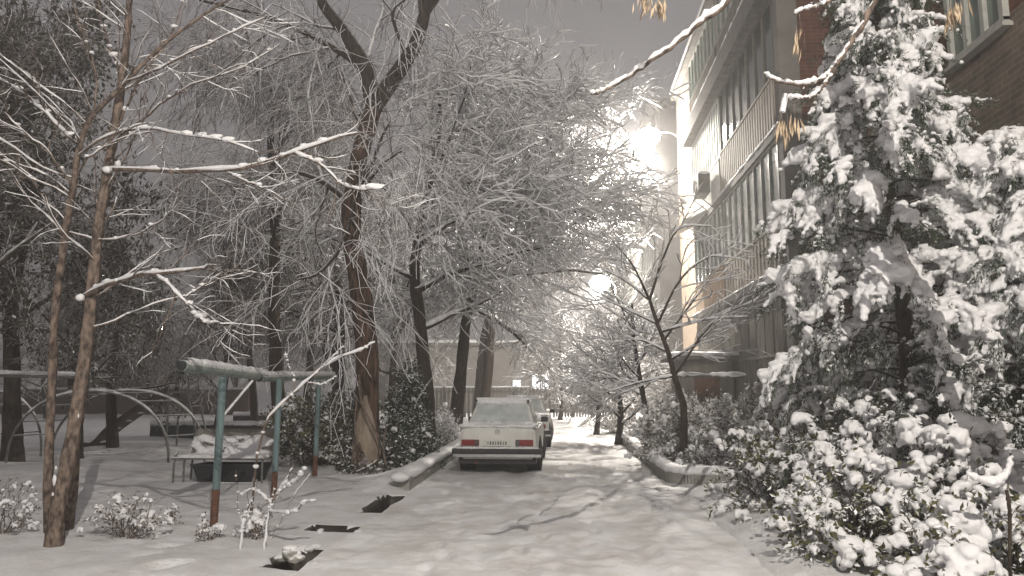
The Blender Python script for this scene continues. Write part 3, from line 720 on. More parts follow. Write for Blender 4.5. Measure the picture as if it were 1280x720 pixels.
street_tree((598, 528), [(600, 480), (606, 420)], 34, (.25, .2, .15, .09, .05), 24, 'farthest tree of the left row, beyond the parked cars', .12, 11, .8, 11, L=6)

# --- background trees in the yard
def yard_tree(pxx, Yb, h, seed, label, rad=.14, tw='twigd', nl=9, L=2.6, leaves=None, name='yard_tree', droop=-.02, kk=(7, 6, 5), t0=.25):
    b = atY(pxx, 520, Yb); b[2] = -.1; rg = random.Random(seed); pts = [b]
    for k in range(5): pts.append(pts[-1]+np.array([rg.uniform(-.25, .25), rg.uniform(-.2, .2), h/5]))
    s = L/2.6
    spec = [dict(k=kk[0], t0=.15, t1=1, ang=(.7, .25), L=1.5*s, K=7, grav=droop, wander=.16, rs=.5, rmax=.03, fall=.4),
            dict(k=kk[1], t0=.1, t1=1, ang=(.7, .3), L=.95*s, K=6, grav=droop*2, wander=.18, rs=.6, rmax=.014, fall=.3),
            dict(k=kk[2], t0=.1, t1=1, ang=(.7, .3), L=.6*s, K=5, grav=droop*2, wander=.2, rs=.7, rmax=.010, fall=.3)]
    return tree(name, label, pts, [rad, rad*.7, rad*.35], [], [], spec, seed, tw, 'bark', 'leafless trees standing in the yard', leaves=leaves,
        limbspec=dict(k=nl, t0=t0, t1=1, ang=(.85, .2), L=L, K=12, grav=.01, wander=.08, rs=.5, rmax=.07, fall=.35))
yard_tree(145, 19, 5.2, 41, 'dark round-crowned tree behind the climbing arch', .13, nl=11, L=1.9, leaves=(5000, .10, 'leafdark'))
yard_tree(100, 17, 5.0, 42, 'short dark tree behind the forked young tree', .13, nl=9, L=1.8, leaves=(3500, .10, 'leafdark'))
yard_tree(20, 16, 9.5, 43, 'tall dark leafy tree at the left edge of the photo', .2, nl=16, L=3.2, leaves=(16000, .13, 'leafdark'), t0=.3)
yard_tree(-60, 12, 8.5, 44, 'dark leafy tree whose twigs enter from the left edge, nearer than the other', .18, nl=14, L=2.9, leaves=(9000, .11, 'leafdark'), t0=.4)
yard_tree(320, 24, 7.5, 45, 'slim many-branched tree behind the pipe frame', .13, nl=13, L=3.0, kk=(8, 7, 5))
yard_tree(268, 21, 6.0, 46, 'small bare tree behind the snowy bench', .10, nl=12, L=2.4, kk=(8, 6, 5))
yard_tree(425, 22, 7.5, 47, 'straight dark trunk left of the big reddish tree', .22, nl=12, L=3.0, kk=(8, 7, 5))
yard_tree(385, 27, 9, 48, 'tall pale-twigged tree far behind the pipe frame', .16, 'twig', nl=14, L=3.6, kk=(8, 7, 5))
yard_tree(355, 18, 10, 49, 'tall tree whose weeping twigs hang left of the big forked tree', .17, 'twig', nl=15, L=3.6, kk=(8, 7, 6), droop=-.09, t0=.45)
yard_tree(490, 25, 8, 50, 'thin grey tree between the reddish tree and the leaning trunk', .13, 'twig', nl=12, L=3.0, kk=(8, 6, 5))
yard_tree(225, 40, 5.2, 51, 'low bushy tree on the skyline above the slide', .12, nl=14, L=3.2, t0=.1)
yard_tree(165, 46, 5.6, 52, 'low bushy tree on the skyline beyond the left lamp', .12, nl=14, L=3.4, t0=.1)
yard_tree(290, 48, 8.0, 53, 'rounded far tree on the skyline above the pipe frame', .14, nl=14, L=4.0, t0=.1)
yard_tree(345, 42, 8.5, 54, 'far bushy tree seen between the weeping twigs', .14, nl=14, L=3.6, t0=.1)
yard_tree(430, 45, 9, 55, 'far pale tree between the trunks of the street row', .14, 'twig', nl=14, L=4.0, t0=.1)
yard_tree(520, 50, 10, 56, 'farthest pale tree in line with the leaning trunk', .14, 'twig', nl=14, L=4.4, t0=.1)
yard_tree(60, 38, 5.5, 57, 'low dark tree on the skyline at the far left', .14, nl=14, L=3.4, t0=.1)

# --- young forked tree, left foreground
def fg_left():
    rng = np.random.default_rng(70); Y = 7.45
    t = thing('young_tree', 'young tree with several slender pinkish stems and heavy snow on its level branches, left foreground', 'tree', tuple(base(atZ(66, 690, 0), 0)))
    A = [base(atZ(66, 692, 0)), *px((72, 640, 7.45), (88, 560, 7.45), (104, 460, 7.5), (113, 380, 7.5), (122, 290, 7.5), (134, 215, 7.5), (148, 130, 7.5), (158, 50, 7.5), (164, -40, 7.5), (172, -140, 7.5))]
    B = [base(atZ(62, 672, 0)), *px((60, 600, 7.8), (64, 500, 7.8), (68, 400, 7.8), (80, 300, 7.7), (92, 230, 7.6), (98, 190, 7.5), (112, 150, 7.4), (150, 110, 7.3), (205, 55, 7.2), (250, 22, 7.1), (300, -10, 7.0))]
    Cc = [base(atZ(84, 668, 0)), *px((92, 600, 7.9), (96, 520, 7.9), (106, 440, 8.0))]
    P1, r1 = trunk_mesh(t, A, [.095, .075, .068, .06, .05, .042, .034, .026], rng, 'barkpink', 60, 12, .08)
    P2, r2 = trunk_mesh(t, B, [.052, .046, .042, .038, .033, .027, .022, .016, .011], rng, 'barkpink', 60, 10, .08, 'side_trunk')
    P3, r3 = trunk_mesh(t, Cc, [.065, .05, .04], rng, 'barkpink', 20, 10, .05, 'side_trunk')
    L = [ # snow laden branches traced from life
     (px((134, 212, 7.5), (170, 212, 7.3), (230, 214, 7.1), (290, 212, 6.9), (345, 198, 6.7), (400, 178, 6.6), (445, 165, 6.5)), .026),
     (px((280, 212, 6.95), (310, 228, 6.8), (335, 236, 6.7)), .012),
     (px((104, 372, 7.5), (130, 358, 7.3), (165, 347, 7.1), (205, 340, 6.9), (240, 338, 6.8), (262, 332, 6.7)), .026),
     (px((196, 342, 6.95), (215, 360, 6.8), (238, 385, 6.7), (255, 402, 6.6), (276, 404, 6.5)), .013),
     (px((228, 372, 6.75), (250, 360, 6.7), (275, 342, 6.6)), .009),
     (px((97, 195, 7.5), (130, 172, 7.3), (180, 160, 7.1), (230, 168, 6.9), (275, 175, 6.8), (320, 188, 6.7)), .014),
     (px((98, 215, 7.5), (120, 190, 7.3), (155, 172, 7.2), (190, 165, 7)), .012),
     (px((150, 105, 7.3), (190, 90, 7), (240, 65, 6.8), (290, 40, 6.6), (330, 22, 6.5)), .012),
     (px((88, 290, 7.7), (120, 300, 7.5), (165, 295, 7.3), (195, 280, 7.1), (215, 262, 7.0)), .011),
     (px((96, 180, 7.5), (75, 160, 7.2), (40, 125, 6.9), (0, 100, 6.6), (-40, 80, 6.3)), .013),
     (px((90, 232, 7.5), (60, 190, 7.2), (30, 165, 7.0), (5, 140, 6.8)), .011),
     (px((86, 245, 7.6), (45, 225, 7.3), (0, 200, 7.0), (-40, 190, 6.8)), .010),
     (px((144, 140, 7.5), (148, 90, 7.6), (130, 40, 7.7), (120, -20, 7.8)), .014),
     (px((150, 150, 7.5), (175, 100, 7.7), (215, 40, 7.9), (235, -30, 8.0)), .014),
     (px((118, 145, 7.4), (120, 90, 7.4), (100, 30, 7.4), (80, -30, 7.4)), .011),
     (px((140, 180, 7.5), (190, 140, 7.3), (230, 110, 7.1), (300, 85, 6.9), (350, 55, 6.8)), .012),
     (px((366, 190, 6.65), (400, 205, 6.6), (430, 232, 6.5), (455, 238, 6.4), (480, 234, 6.35)), .014),
    ]
    LP, LR = batch([a for a, _ in L], [[r, r*.8, r*.4] for _, r in L], 14)
    LP = LP+rng.normal(0, .006, LP.shape)
    for i in range(len(L)):
        mb = MB(); mb.tubes(LP[i:i+1], LR[i:i+1], 7); o = mb.build('branch', M['barkpink'], t, smooth=True)
        s = MB(); snowtubes(s, LP[i:i+1], LR[i:i+1]*.9, rng, .014 if L[i][1] > .012 else .007, 8, minh=.3)
        C = LP[i][rng.integers(2, 13, 3)]+[0, 0, .02]; s.blobs(C, rng.uniform(.02, .036, 3), rng, flat=.6)
        if L[i][1] > .0125: C = LP[i][rng.integers(1, 13, 5)]+[0, 0, .028]; s.blobs(C, np.stack([rng.uniform(.04, .075, 5), rng.uniform(.02, .03, 5), rng.uniform(.018, .03, 5)], -1), rng)
        s.build('snow', M['snow'], o, smooth=True)
    mb = MB(); s = MB()
    p, r = spawn(rng, LP, LR, 6, .25, 1, (.6, .2), .75, 7, -.0, .12, .6, .007, .5); mb.tubes(p, np.maximum(r, .003), 4); snowtubes(s, p, r, rng, .006, 4, .6)
    p2, r2_ = spawn(rng, p, r, 4, .2, 1, (.6, .25), .4, 5, -.02, .15, .8, .004, .6); mb.tubes(p2, np.maximum(r2_, .0022), 3); snowtubes(s, p2, r2_, rng, .004, 4, .5)
    q, rq = spawn(rng, np.stack([P1[10:], P2[10:]]), np.stack([r1[10:], r2[10:]]), 18, .2, 1, (.9, .2), 1.5, 8, .01, .1, .3, .012, .4); mb.tubes(q, rq, 5); snowtubes(s, q, rq, rng, .009, 5, .8)
    q2, rq2 = spawn(rng, q, rq, 5, .2, 1, (.6, .2), .6, 6, 0, .13, .6, .005, .5); mb.tubes(q2, np.maximum(rq2, .0025), 3); snowtubes(s, q2, rq2, rng, .005, 4, .5)
    mb.build('twigs', M['barkpink'], t, smooth=True); s.build('twig_snow', M['snow'], t, smooth=True)
    # snow plastered in the fork and on the bark near the foot
    s = MB(); C = np.array([*px((100, 372, 7.42), (134, 212, 7.42), (68, 600, 7.35), (70, 585, 7.35), (66, 618, 7.36), (98, 520, 7.42), (148, 205, 7.45), (92, 440, 7.5))])
    s.blobs(C, np.array([[.05, .04, .04], [.05, .04, .04], [.02, .012, .06], [.01, .008, .02], [.012, .01, .02], [.008, .008, .02], [.03, .03, .04], [.006, .008, .01]]), rng)
    s.build('snow_clumps', M['snow'], t, smooth=True)
fg_left()

# --- overhanging tree above the viewpoint (right), with dry seed keys
def overhang():
    rng = np.random.default_rng(80)
    t = thing('ash_tree', 'thick snow-lined branches and dry golden seed keys reaching in from the top edge', 'tree', (3.3, 1.0, 0))
    j = atY(1180, -330, 4.6)
    trunk_mesh(t, [(3.3, 1.0, -.1), (3.25, 1.3, 1.5), (3.1, 2.0, 3.4), (2.9, 3.0, 5.0), (2.7, 3.6, 7)], [.16, .13, .11, .08], rng, 'barkpink')
    st = np.array([3.02, 2.6, 4.4])
    L = [([st, atY(1120, -200, 4.2), *px((960, -60, 4.1), (908, 2, 4.0), (880, 22, 4.0), (850, 47, 4.0), (812, 76, 4.0), (772, 106, 4.0), (752, 118, 4.0), (737, 120, 4.0))], .015, .013),
         ([st, *px((1180, -180, 4.8), (1120, -50, 5.0), (1090, 10, 5.0), (1068, 45, 5.0), (1045, 78, 5.0), (1028, 98, 5.0), (1002, 108, 5.0), (975, 106, 5.0), (955, 94, 5.0))], .017, .017),
         (px((1050, 72, 5.0), (1036, 100, 5.0), (1015, 118, 5.0), (985, 124, 5.0), (978, 140, 5.0)), .011, .014),
         ([st, *px((1150, -150, 4.6), (1070, -30, 4.7), (1030, 2, 4.7), (1008, 14, 4.7), (992, 19, 4.7))], .011, .012),
         ([st, *px((1250, -150, 4.4), (1215, -60, 4.5), (1198, -12, 4.5), (1190, 2, 4.5))], .008, .006),
         ([st, atY(1000, -220, 3.8), *px((880, -90, 3.7), (835, -40, 3.7), (818, -12, 3.7))], .008, .006)]
    for p, r, th in L:
        P = spline(p, 60)+rng.normal(0, .0035, (60, 3))+.02*np.sin(np.linspace(0, 9, 60))[:, None]*np.array([.3, 0, 1]); rr = lin([r*1.5, r, r*.45], 60)*rng.uniform(.88, 1.12, 60)
        mb = MB(); mb.tube(P, rr, 9); o = mb.build('branch', M['barkpink'], t, smooth=True)
        s = MB(); snowtubes(s, P[None], rr[None], rng, th, 9, minh=.2); s.build('snow', M['snow'], o, smooth=True)
    mb = MB(); mb.tube(px((978, 140, 5.0), (982, 118, 5.0)), .02, 8); mb.build('snow_lump', M['snow'], t, smooth=True)
    for (a, b, Y, n, ln) in ((806, -2, 3.7, 34, .08), (824, 3, 3.7, 34, .09), (1000, 36, 4.7, 8, .12), (996, 50, 4.7, 7, .11), (974, 150, 5.0, 9, .15), (992, 145, 5.0, 8, .14), (984, 158, 5.0, 6, .12), (1188, 14, 4.5, 22, .13), (1196, 6, 4.5, 16, .12)):
        C = atY(a, b, Y); mb = MB(); C = C+rng.normal(0, .012, (n, 3))*[1.6, 1.5, 1.0]; D = rng.normal(0, .16, (n, 3))+[0, 0, -1]
        mb.leaves(C, ln*.95, rng, 0, .13, D); mb.build('seed_cluster', M['pod'], t)
        st_ = MB(); st_.tube([C.mean(0)+[0, 0, .10], C.mean(0)], .003, 4); st_.build('seed_stalk', M['barkpink'], t)
overhang()

# --- thin trees right of the road
def thin_tree(name, label, pts, rad, limbs, lrad, seed, spec, **kw):
    return tree(name, label, pts, rad, limbs, lrad, spec, seed, **kw)
sp2 = [dict(k=6, t0=.15, t1=1, ang=(.6, .2), L=1.1, K=7, grav=0, wander=.12, rs=.6, rmax=.012, fall=.4),
       dict(k=5, t0=.15, t1=1, ang=(.6, .25), L=.6, K=5, grav=0, wander=.15, rs=.7, rmax=.007, fall=.4)]
b0 = atZ(853, 582, .15)
pts = [base(b0), *px((855, 520, 14.5), (851, 495, 14.5), (843, 470, 14.5), (835, 440, 14.5), (822, 405, 14.5), (812, 375, 14.5))]
L = [px((843, 470, 14.5), (860, 445, 14.3), (880, 415, 14.2), (905, 392, 14.0), (940, 378, 13.9), (975, 355, 13.7)), px((838, 450, 14.5), (870, 430, 14.3), (890, 410, 14.2)),
     px((843, 470, 14.5), (800, 478, 14.6), (760, 490, 14.8)), px((835, 440, 14.5), (800, 425, 14.7), (770, 428, 14.9)), px((822, 405, 14.5), (780, 385, 14.8), (745, 370, 15)),
     px((822, 405, 14.5), (850, 350, 14.4), (885, 322, 14.2), (915, 322, 14.1)), px((830, 425, 14.5), (860, 385, 14.4), (890, 345, 14.2)), px((812, 375, 14.5), (790, 330, 14.6), (765, 300, 14.8)),
     px((812, 375, 14.5), (830, 320, 14.4), (850, 285, 14.2), (890, 283, 14)), px((812, 375, 14.5), (780, 350, 14.8), (740, 330, 15.2)), px((826, 415, 14.5), (880, 400, 14.0), (935, 396, 13.5)),]
tree('roadside_tree', 'thin leaning tree in the right flower bed with pale snowy branches spreading over the road', pts, [.075, .06, .05, .04, .03], L, [[.028, .018, .009]]*len(L), sp2, 91, 'twigb', 'bark', snowk=(.012, .9), flare=.1)
b0 = atZ(812, 565, .15)
pts = [base(b0), *px((808, 520, 17), (803, 490, 17), (798, 460, 17), (792, 420, 17), (790, 380, 17))]
tree('roadside_tree', 'slimmer tree standing behind the leaning one beside the frosted shrub', pts, [.06, .05, .04, .025], [], [], 
     [dict(k=7, t0=.15, t1=1, ang=(.6, .2), L=1.3, K=7, grav=-.01, wander=.12, rs=.6, rmax=.014, fall=.4), dict(k=5, t0=.15, t1=1, ang=(.6, .25), L=.8, K=5, grav=-.02, wander=.15, rs=.7, rmax=.008, fall=.4)], 92, 'twigb', 'bark', snowk=(.012, .9),
     limbspec=dict(k=14, t0=.35, t1=1, ang=(1.0, .25), L=1.9, K=12, grav=-.01, wander=.08, rs=.6, rmax=.025, fall=.3, bias=(-.8, 0, 0)))
for i, (pxx, Y, h, L_, lb) in enumerate(((745, 27, 3.4, 1.9, 'pale snowy small tree right of the road near its far end'), (772, 22.5, 3.4, 1.8, 'low spreading snowy tree between the gate and the frosted shrub'), (700, 39, 5.2, 2.6, 'snowy tree with dark trunk in front of the gate'), (790, 30, 5.0, 2.0, 'snowy tree against the darker far block'))):
    b = atY(pxx, 525, Y); b[2] = -.05
    tree('roadside_tree', lb, [b, b+[.1, 0, h*.3], b+[0, .1, h*.6], b+[.1, 0, h]], [.10, .07, .03], [], [],
     [dict(k=7, t0=.15, t1=1, ang=(.65, .2), L=1.4*L_/2, K=7, grav=-.02, wander=.14, rs=.6, rmax=.018, fall=.4), dict(k=6, t0=.15, t1=1, ang=(.6, .25), L=.8*L_/2, K=5, grav=-.03, wander=.15, rs=.7, rmax=.011, fall=.4)], 100+i, 'twigb', 'bark', snowk=(.016, .9),
     limbspec=dict(k=16, t0=.2, t1=1, ang=(1.0, .25), L=L_, K=12, grav=-.01, wander=.1, rs=.6, rmax=.04, fall=.3))

# ================================================================== SHRUBS
def shrub(name, label, c, rad, nst, nleaf, lsize, lm, seed, group=None, dollop=0, dsize=.05, stemr=.008, cat='shrub', sm='bark', droop=.2, shell=.35, vox=.016):
    """stems fan out from the base, leaves sit on them, snow sits on the leaf tufts"""
    rng = np.random.default_rng(seed); c = np.array(c, float); rad = np.array(rad, float)
    t = thing(name, label, cat, tuple(c), group)
    P0 = np.repeat((c+[0, 0, -.05])[None], nst, 0)+rng.normal(0, .12, (nst, 3))*[rad[0], rad[1], 0]
    d = rng.normal(size=(nst, 3)); d[:, 2] = np.abs(d[:, 2])*.9+.15; d /= np.linalg.norm(d, axis=1, keepdims=True)
    tip = c+d*rad*rng.uniform(.75, 1.05, (nst, 1)); u = np.linspace(0, 1, 8)[None, :, None]
    P = P0[:, None]*(1-u)+tip[:, None]*u; P[:, :, 2] += (np.sin(u*np.pi)*.12*rad[2])[..., 0]*rng.uniform(.2, 1.4, (nst, 1)); P[:, 1:-1] += rng.normal(0, .02, (nst, 6, 3))
    R = np.linspace(1, .35, 8)[None]*rng.uniform(.7, 1.3, (nst, 1))*stemr
    mb = MB(); mb.tubes(P, R, 5); p2, r2 = spawn(rng, P, R, 4, .35, 1, (.6, .2), .35*rad.mean(), 5, .02, .15, .6, stemr*.6, .5); mb.tubes(p2, r2, 4); mb.build('stems', M[sm], t, smooth=True)
    tips = np.concatenate([P[:, -1], p2[:, -1], P[:, -3], p2[:, -3]])
    if nleaf:
        src = np.concatenate([P[:, 3:].reshape(-1, 3), p2.reshape(-1, 3)]); q = src[rng.integers(0, len(src), nleaf)]+rng.normal(0, lsize*.5, (nleaf, 3))
        q[:, 2] = np.maximum(q[:, 2], .02); D = rng.normal(size=(nleaf, 3))+(q-c)/rad*.6-[0, 0, droop]
        lb = MB(); lb.leaves(q, lsize, rng, aspect=.5, D=D); lb.build('leaves', M[lm], t)
    if dollop:
        e = (tips-c)/rad; k = (np.linalg.norm(e, axis=1) > shell) & (tips[:, 2] > .12); tt = tips[k]; tt = tt[rng.permutation(len(tt))[:dollop]]; n = len(tt)
        s = MB(); sz = dsize*rng.lognormal(0, .35, n)
        s.blobs(tt+np.stack([0*sz, 0*sz, sz*.5], -1), np.stack([sz*rng.uniform(.9, 1.5, n), sz, sz*.75], -1), rng, jit=.05)
        for _ in range(4):
            a = rng.uniform(0, 2*np.pi, n); f = rng.uniform(.6, 1.5, n); s.blobs(tt+np.stack([np.cos(a)*sz*f, np.sin(a)*sz*f, -sz*rng.uniform(-.2, 1.0, n)], -1), np.stack([sz*.55, sz*.55, sz*rng.uniform(.35, .85, n)], -1), rng, jit=.05)
        remesh(s.build('snow', M['snow'], t, smooth=True), vox)
    return t
G = 'snow-laden shrubs at the right foreground'
shr = [((2.75, 9.6, .05), (.95, 1.0, 1.3), 'olive shrub at the front corner of the flower bed, its lower leaves bare of snow', 'leafolive', 150, .045),
       ((3.2, 8.3, .1), (1.0, 1.0, 1.5), 'snow-laden shrub just left of the snowy conifer', 'leafdark', 320, .055),
       ((2.75, 7.3, .05), (.85, .9, 1.05), 'low snow-laden shrub nearest the road edge at bottom centre-right', 'leafolive', 230, .045),
       ((3.6, 7.2, .05), (.95, .9, 1.32), 'broad shrub heaped with rounded snow dollops in front of the conifer', 'leafdark', 360, .055),
       ((3.3, 6.1, .0), (.85, .8, .82), 'shrub with drooping snowy leaves at the bottom edge', 'leafolive', 260, .05),
       ((4.3, 6.5, .0), (.9, .9, .95), 'dark-leaved shrub in the bottom right corner', 'leafdark', 200, .045),
       ((3.6, 10.8, .05), (1.15, 1.0, 1.75), 'tall snow-covered shrub in front of the slatted ground floor', 'leafdark', 320, .055)]
for i, (c_, r_, lb, lm, nd_, ds) in enumerate(shr):
    shrub('snowy_shrub', lb, c_, r_, 90, 5200, .065, lm, 200+i, G, nd_, ds)
shrub('frosted_shrub', 'pale green frosted shrub behind the thin roadside trees', (2.6, 16.2, 0), (1.3, 1.6, 1.6), 120, 13000, .07, 'leafpale', 220, None, 160, .045)
shrub('frosted_shrub', 'frost-whitened shrub right of the leaning tree', (3.45, 14.6, 0), (1.1, 1.0, 1.6), 110, 11000, .07, 'leafpale', 221, None, 120, .05)
shrub('frosted_shrub', 'small whitened twiggy bush inside the kerb corner', (2.45, 14.0, .05), (.5, .6, .55), 70, 2500, .05, 'leafpale', 222, None, 90, .03)
shrub('round_bush', 'grey rounded bush far down on the right of the road', (1.9, 27.5, 0), (1.0, 1.2, 1.15), 160, 1500, .06, 'leafpale', 223, None, 0, sm='twigb', stemr=.012)
shrub('snowy_bush', 'low snowy bush on the verge near the gate', (2.4, 23.5, 0), (.8, 1.0, .8), 120, 2500, .06, 'leafpale', 224, None, 60, .05)
shrub('evergreen_shrub', 'dark green shrub behind the two rear teal posts', (-5.2, 15.6, 0), (1.35, 1.0, 1.7), 100, 9000, .085, 'leafolive', 230, None, 60, .035)
shrub('evergreen_shrub', 'dark shrub between the rear teal post and the big reddish tree', (-4.75, 17, 0), (.9, .8, 1.5), 90, 6000, .085, 'leafdark', 231, None, 40, .035)
# low juniper and slender yew beside the big trunk
shrub('juniper', 'feathery snow-dusted juniper leaning at the right foot of the big reddish tree', (-3.15, 15.3, 0), (.62, .5, 1.25), 110, 9000, .07, 'leafcon', 232, None, 70, .03)
shrub('juniper', 'taller slim evergreen behind the feathery juniper', (-3.5, 16.6, 0), (.55, .5, 2.3), 110, 8000, .08, 'leafcon', 233, None, 30, .03)
shrub('hedge_bush', 'whitened twiggy bush behind the leaning trunk near the kerb', (-3.25, 20.5, 0), (.6, .9, 1.2), 110, 2500, .06, 'leafpale', 234, None, 60, .04, sm='twigb')
# withered garden plants in the left foreground
for i, (a, b, r_, h, n, lb) in enumerate(((160, 672, .48, .62, 34, 'withered snow-flecked rose bush right of the young tree'), (262, 672, .16, .40, 9, 'sparse dead plant round the front teal post'), (2, 668, .45, .75, 30, 'snow-covered dead plants at the left edge'), (325, 668, .28, .42, 16, 'snow-dusted withered stems beside the drain'), (215, 655, .2, .3, 8, 'small dead weed between the rose bush and the teal post'))):
    p = atZ(a, b, .05); shrub('withered_plant', lb, (p[0], p[1], .02), (r_, r_*.8, h), n, 14*n, .035, 'leafbrown', 240+i, 'withered plants in the left foreground', n*2, .02, .005, 'plant', 'barkpink', vox=.010)

# --- snowy arching sapling by the drain
def sapling():
    rng = np.random.default_rng(60)
    t = thing('fallen_branch', 'arched sapling thickly coated in snow, bending up from the drain past the pipe frame', 'branch', tuple(base(atZ(325, 665, 0), 0)))
    L = [([base(atZ(312, 668, 0), 0), *px((318, 600, 8.0), (326, 550, 8.0), (338, 520, 8.0), (360, 498, 8.0), (385, 475, 8.0), (415, 452, 8.0), (450, 438, 8.0), (468, 428, 8.0))], .014, .016),
         (px((370, 490, 8.0), (366, 470, 8.0), (360, 455, 8.0), (356, 440, 8.0)), .006, .010), (px((395, 468, 8.0), (412, 450, 7.9), (432, 430, 7.8)), .006, .008), (px((385, 478, 8.0), (405, 480, 7.9), (420, 470, 7.8)), .006, .008),
         ([base(atZ(330, 690, 0), 0), *px((336, 640, 7.9), (348, 615, 7.85), (360, 598, 7.8), (366, 580, 7.8))], .009, .015), (px((340, 630, 7.9), (318, 612, 8.0), (300, 620, 8.1)), .008, .014), (px((346, 618, 7.9), (370, 600, 7.7), (382, 585, 7.6)), .008, .018),
         (px((338, 640, 7.9), (365, 640, 7.6), (382, 628, 7.5), (395, 626, 7.5)), .008, .018), ([base(atZ(300, 690, 0), 0), *px((305, 650, 7.8), (315, 625, 7.8), (322, 600, 7.8))], .008, .016)]
    for k in range(7):
        a0 = rng.uniform(-.25, .3); p0 = base(atZ(322+rng.uniform(-18, 18), 676, 0), 0)
        L.append(([p0, p0+[a0*.4, .0, .22], p0+[a0*.9, -.03, rng.uniform(.3, .5)], p0+[a0*1.5, -.05, rng.uniform(.35, .75)]], .0045, .008))
    for p, r, th in L:
        P = spline(p, 26)+rng.normal(0, .004, (26, 3)); rr = lin([r, r*.8, r*.5], 26); mb = MB(); mb.tube(P, rr, 8); o = mb.build('stem', M['barkpink'], t, smooth=True)
        s = MB(); snowtubes(s, P[None], rr[None], rng, th, 8, minh=.0); s.blobs(P[rng.integers(4, 25, 6)]+[0, 0, th*.6], rng.uniform(.6, 1.4, 6)*th*1.5, rng, flat=.7); s.build('snow', M['snow'], o, smooth=True)
sapling()
c_ = atZ(362, 706, 0); sk = thing('sack', 'crumpled snow-dusted sack slumped at the edge of the open drain', 'sack', tuple(base(c_, 0)))
m = MB(); m.blobs(np.array([c_+[0, 0, .09], c_+[-.06, .03, .05], c_+[.06, -.02, .06]]), np.array([[.085, .075, .075], [.11, .07, .045], [.09, .07, .045]]), np.random.default_rng(2), jit=.16); remesh(m.build('cloth', M['bag'], sk, smooth=True), .014)
m = MB(); m.blobs(np.array([c_+[-.02, .02, .15], c_+[.05, .0, .11]]), np.array([[.08, .07, .03], [.06, .05, .03]]), np.random.default_rng(5), jit=.12); m.build('snow', M['snow'], sk, smooth=True)

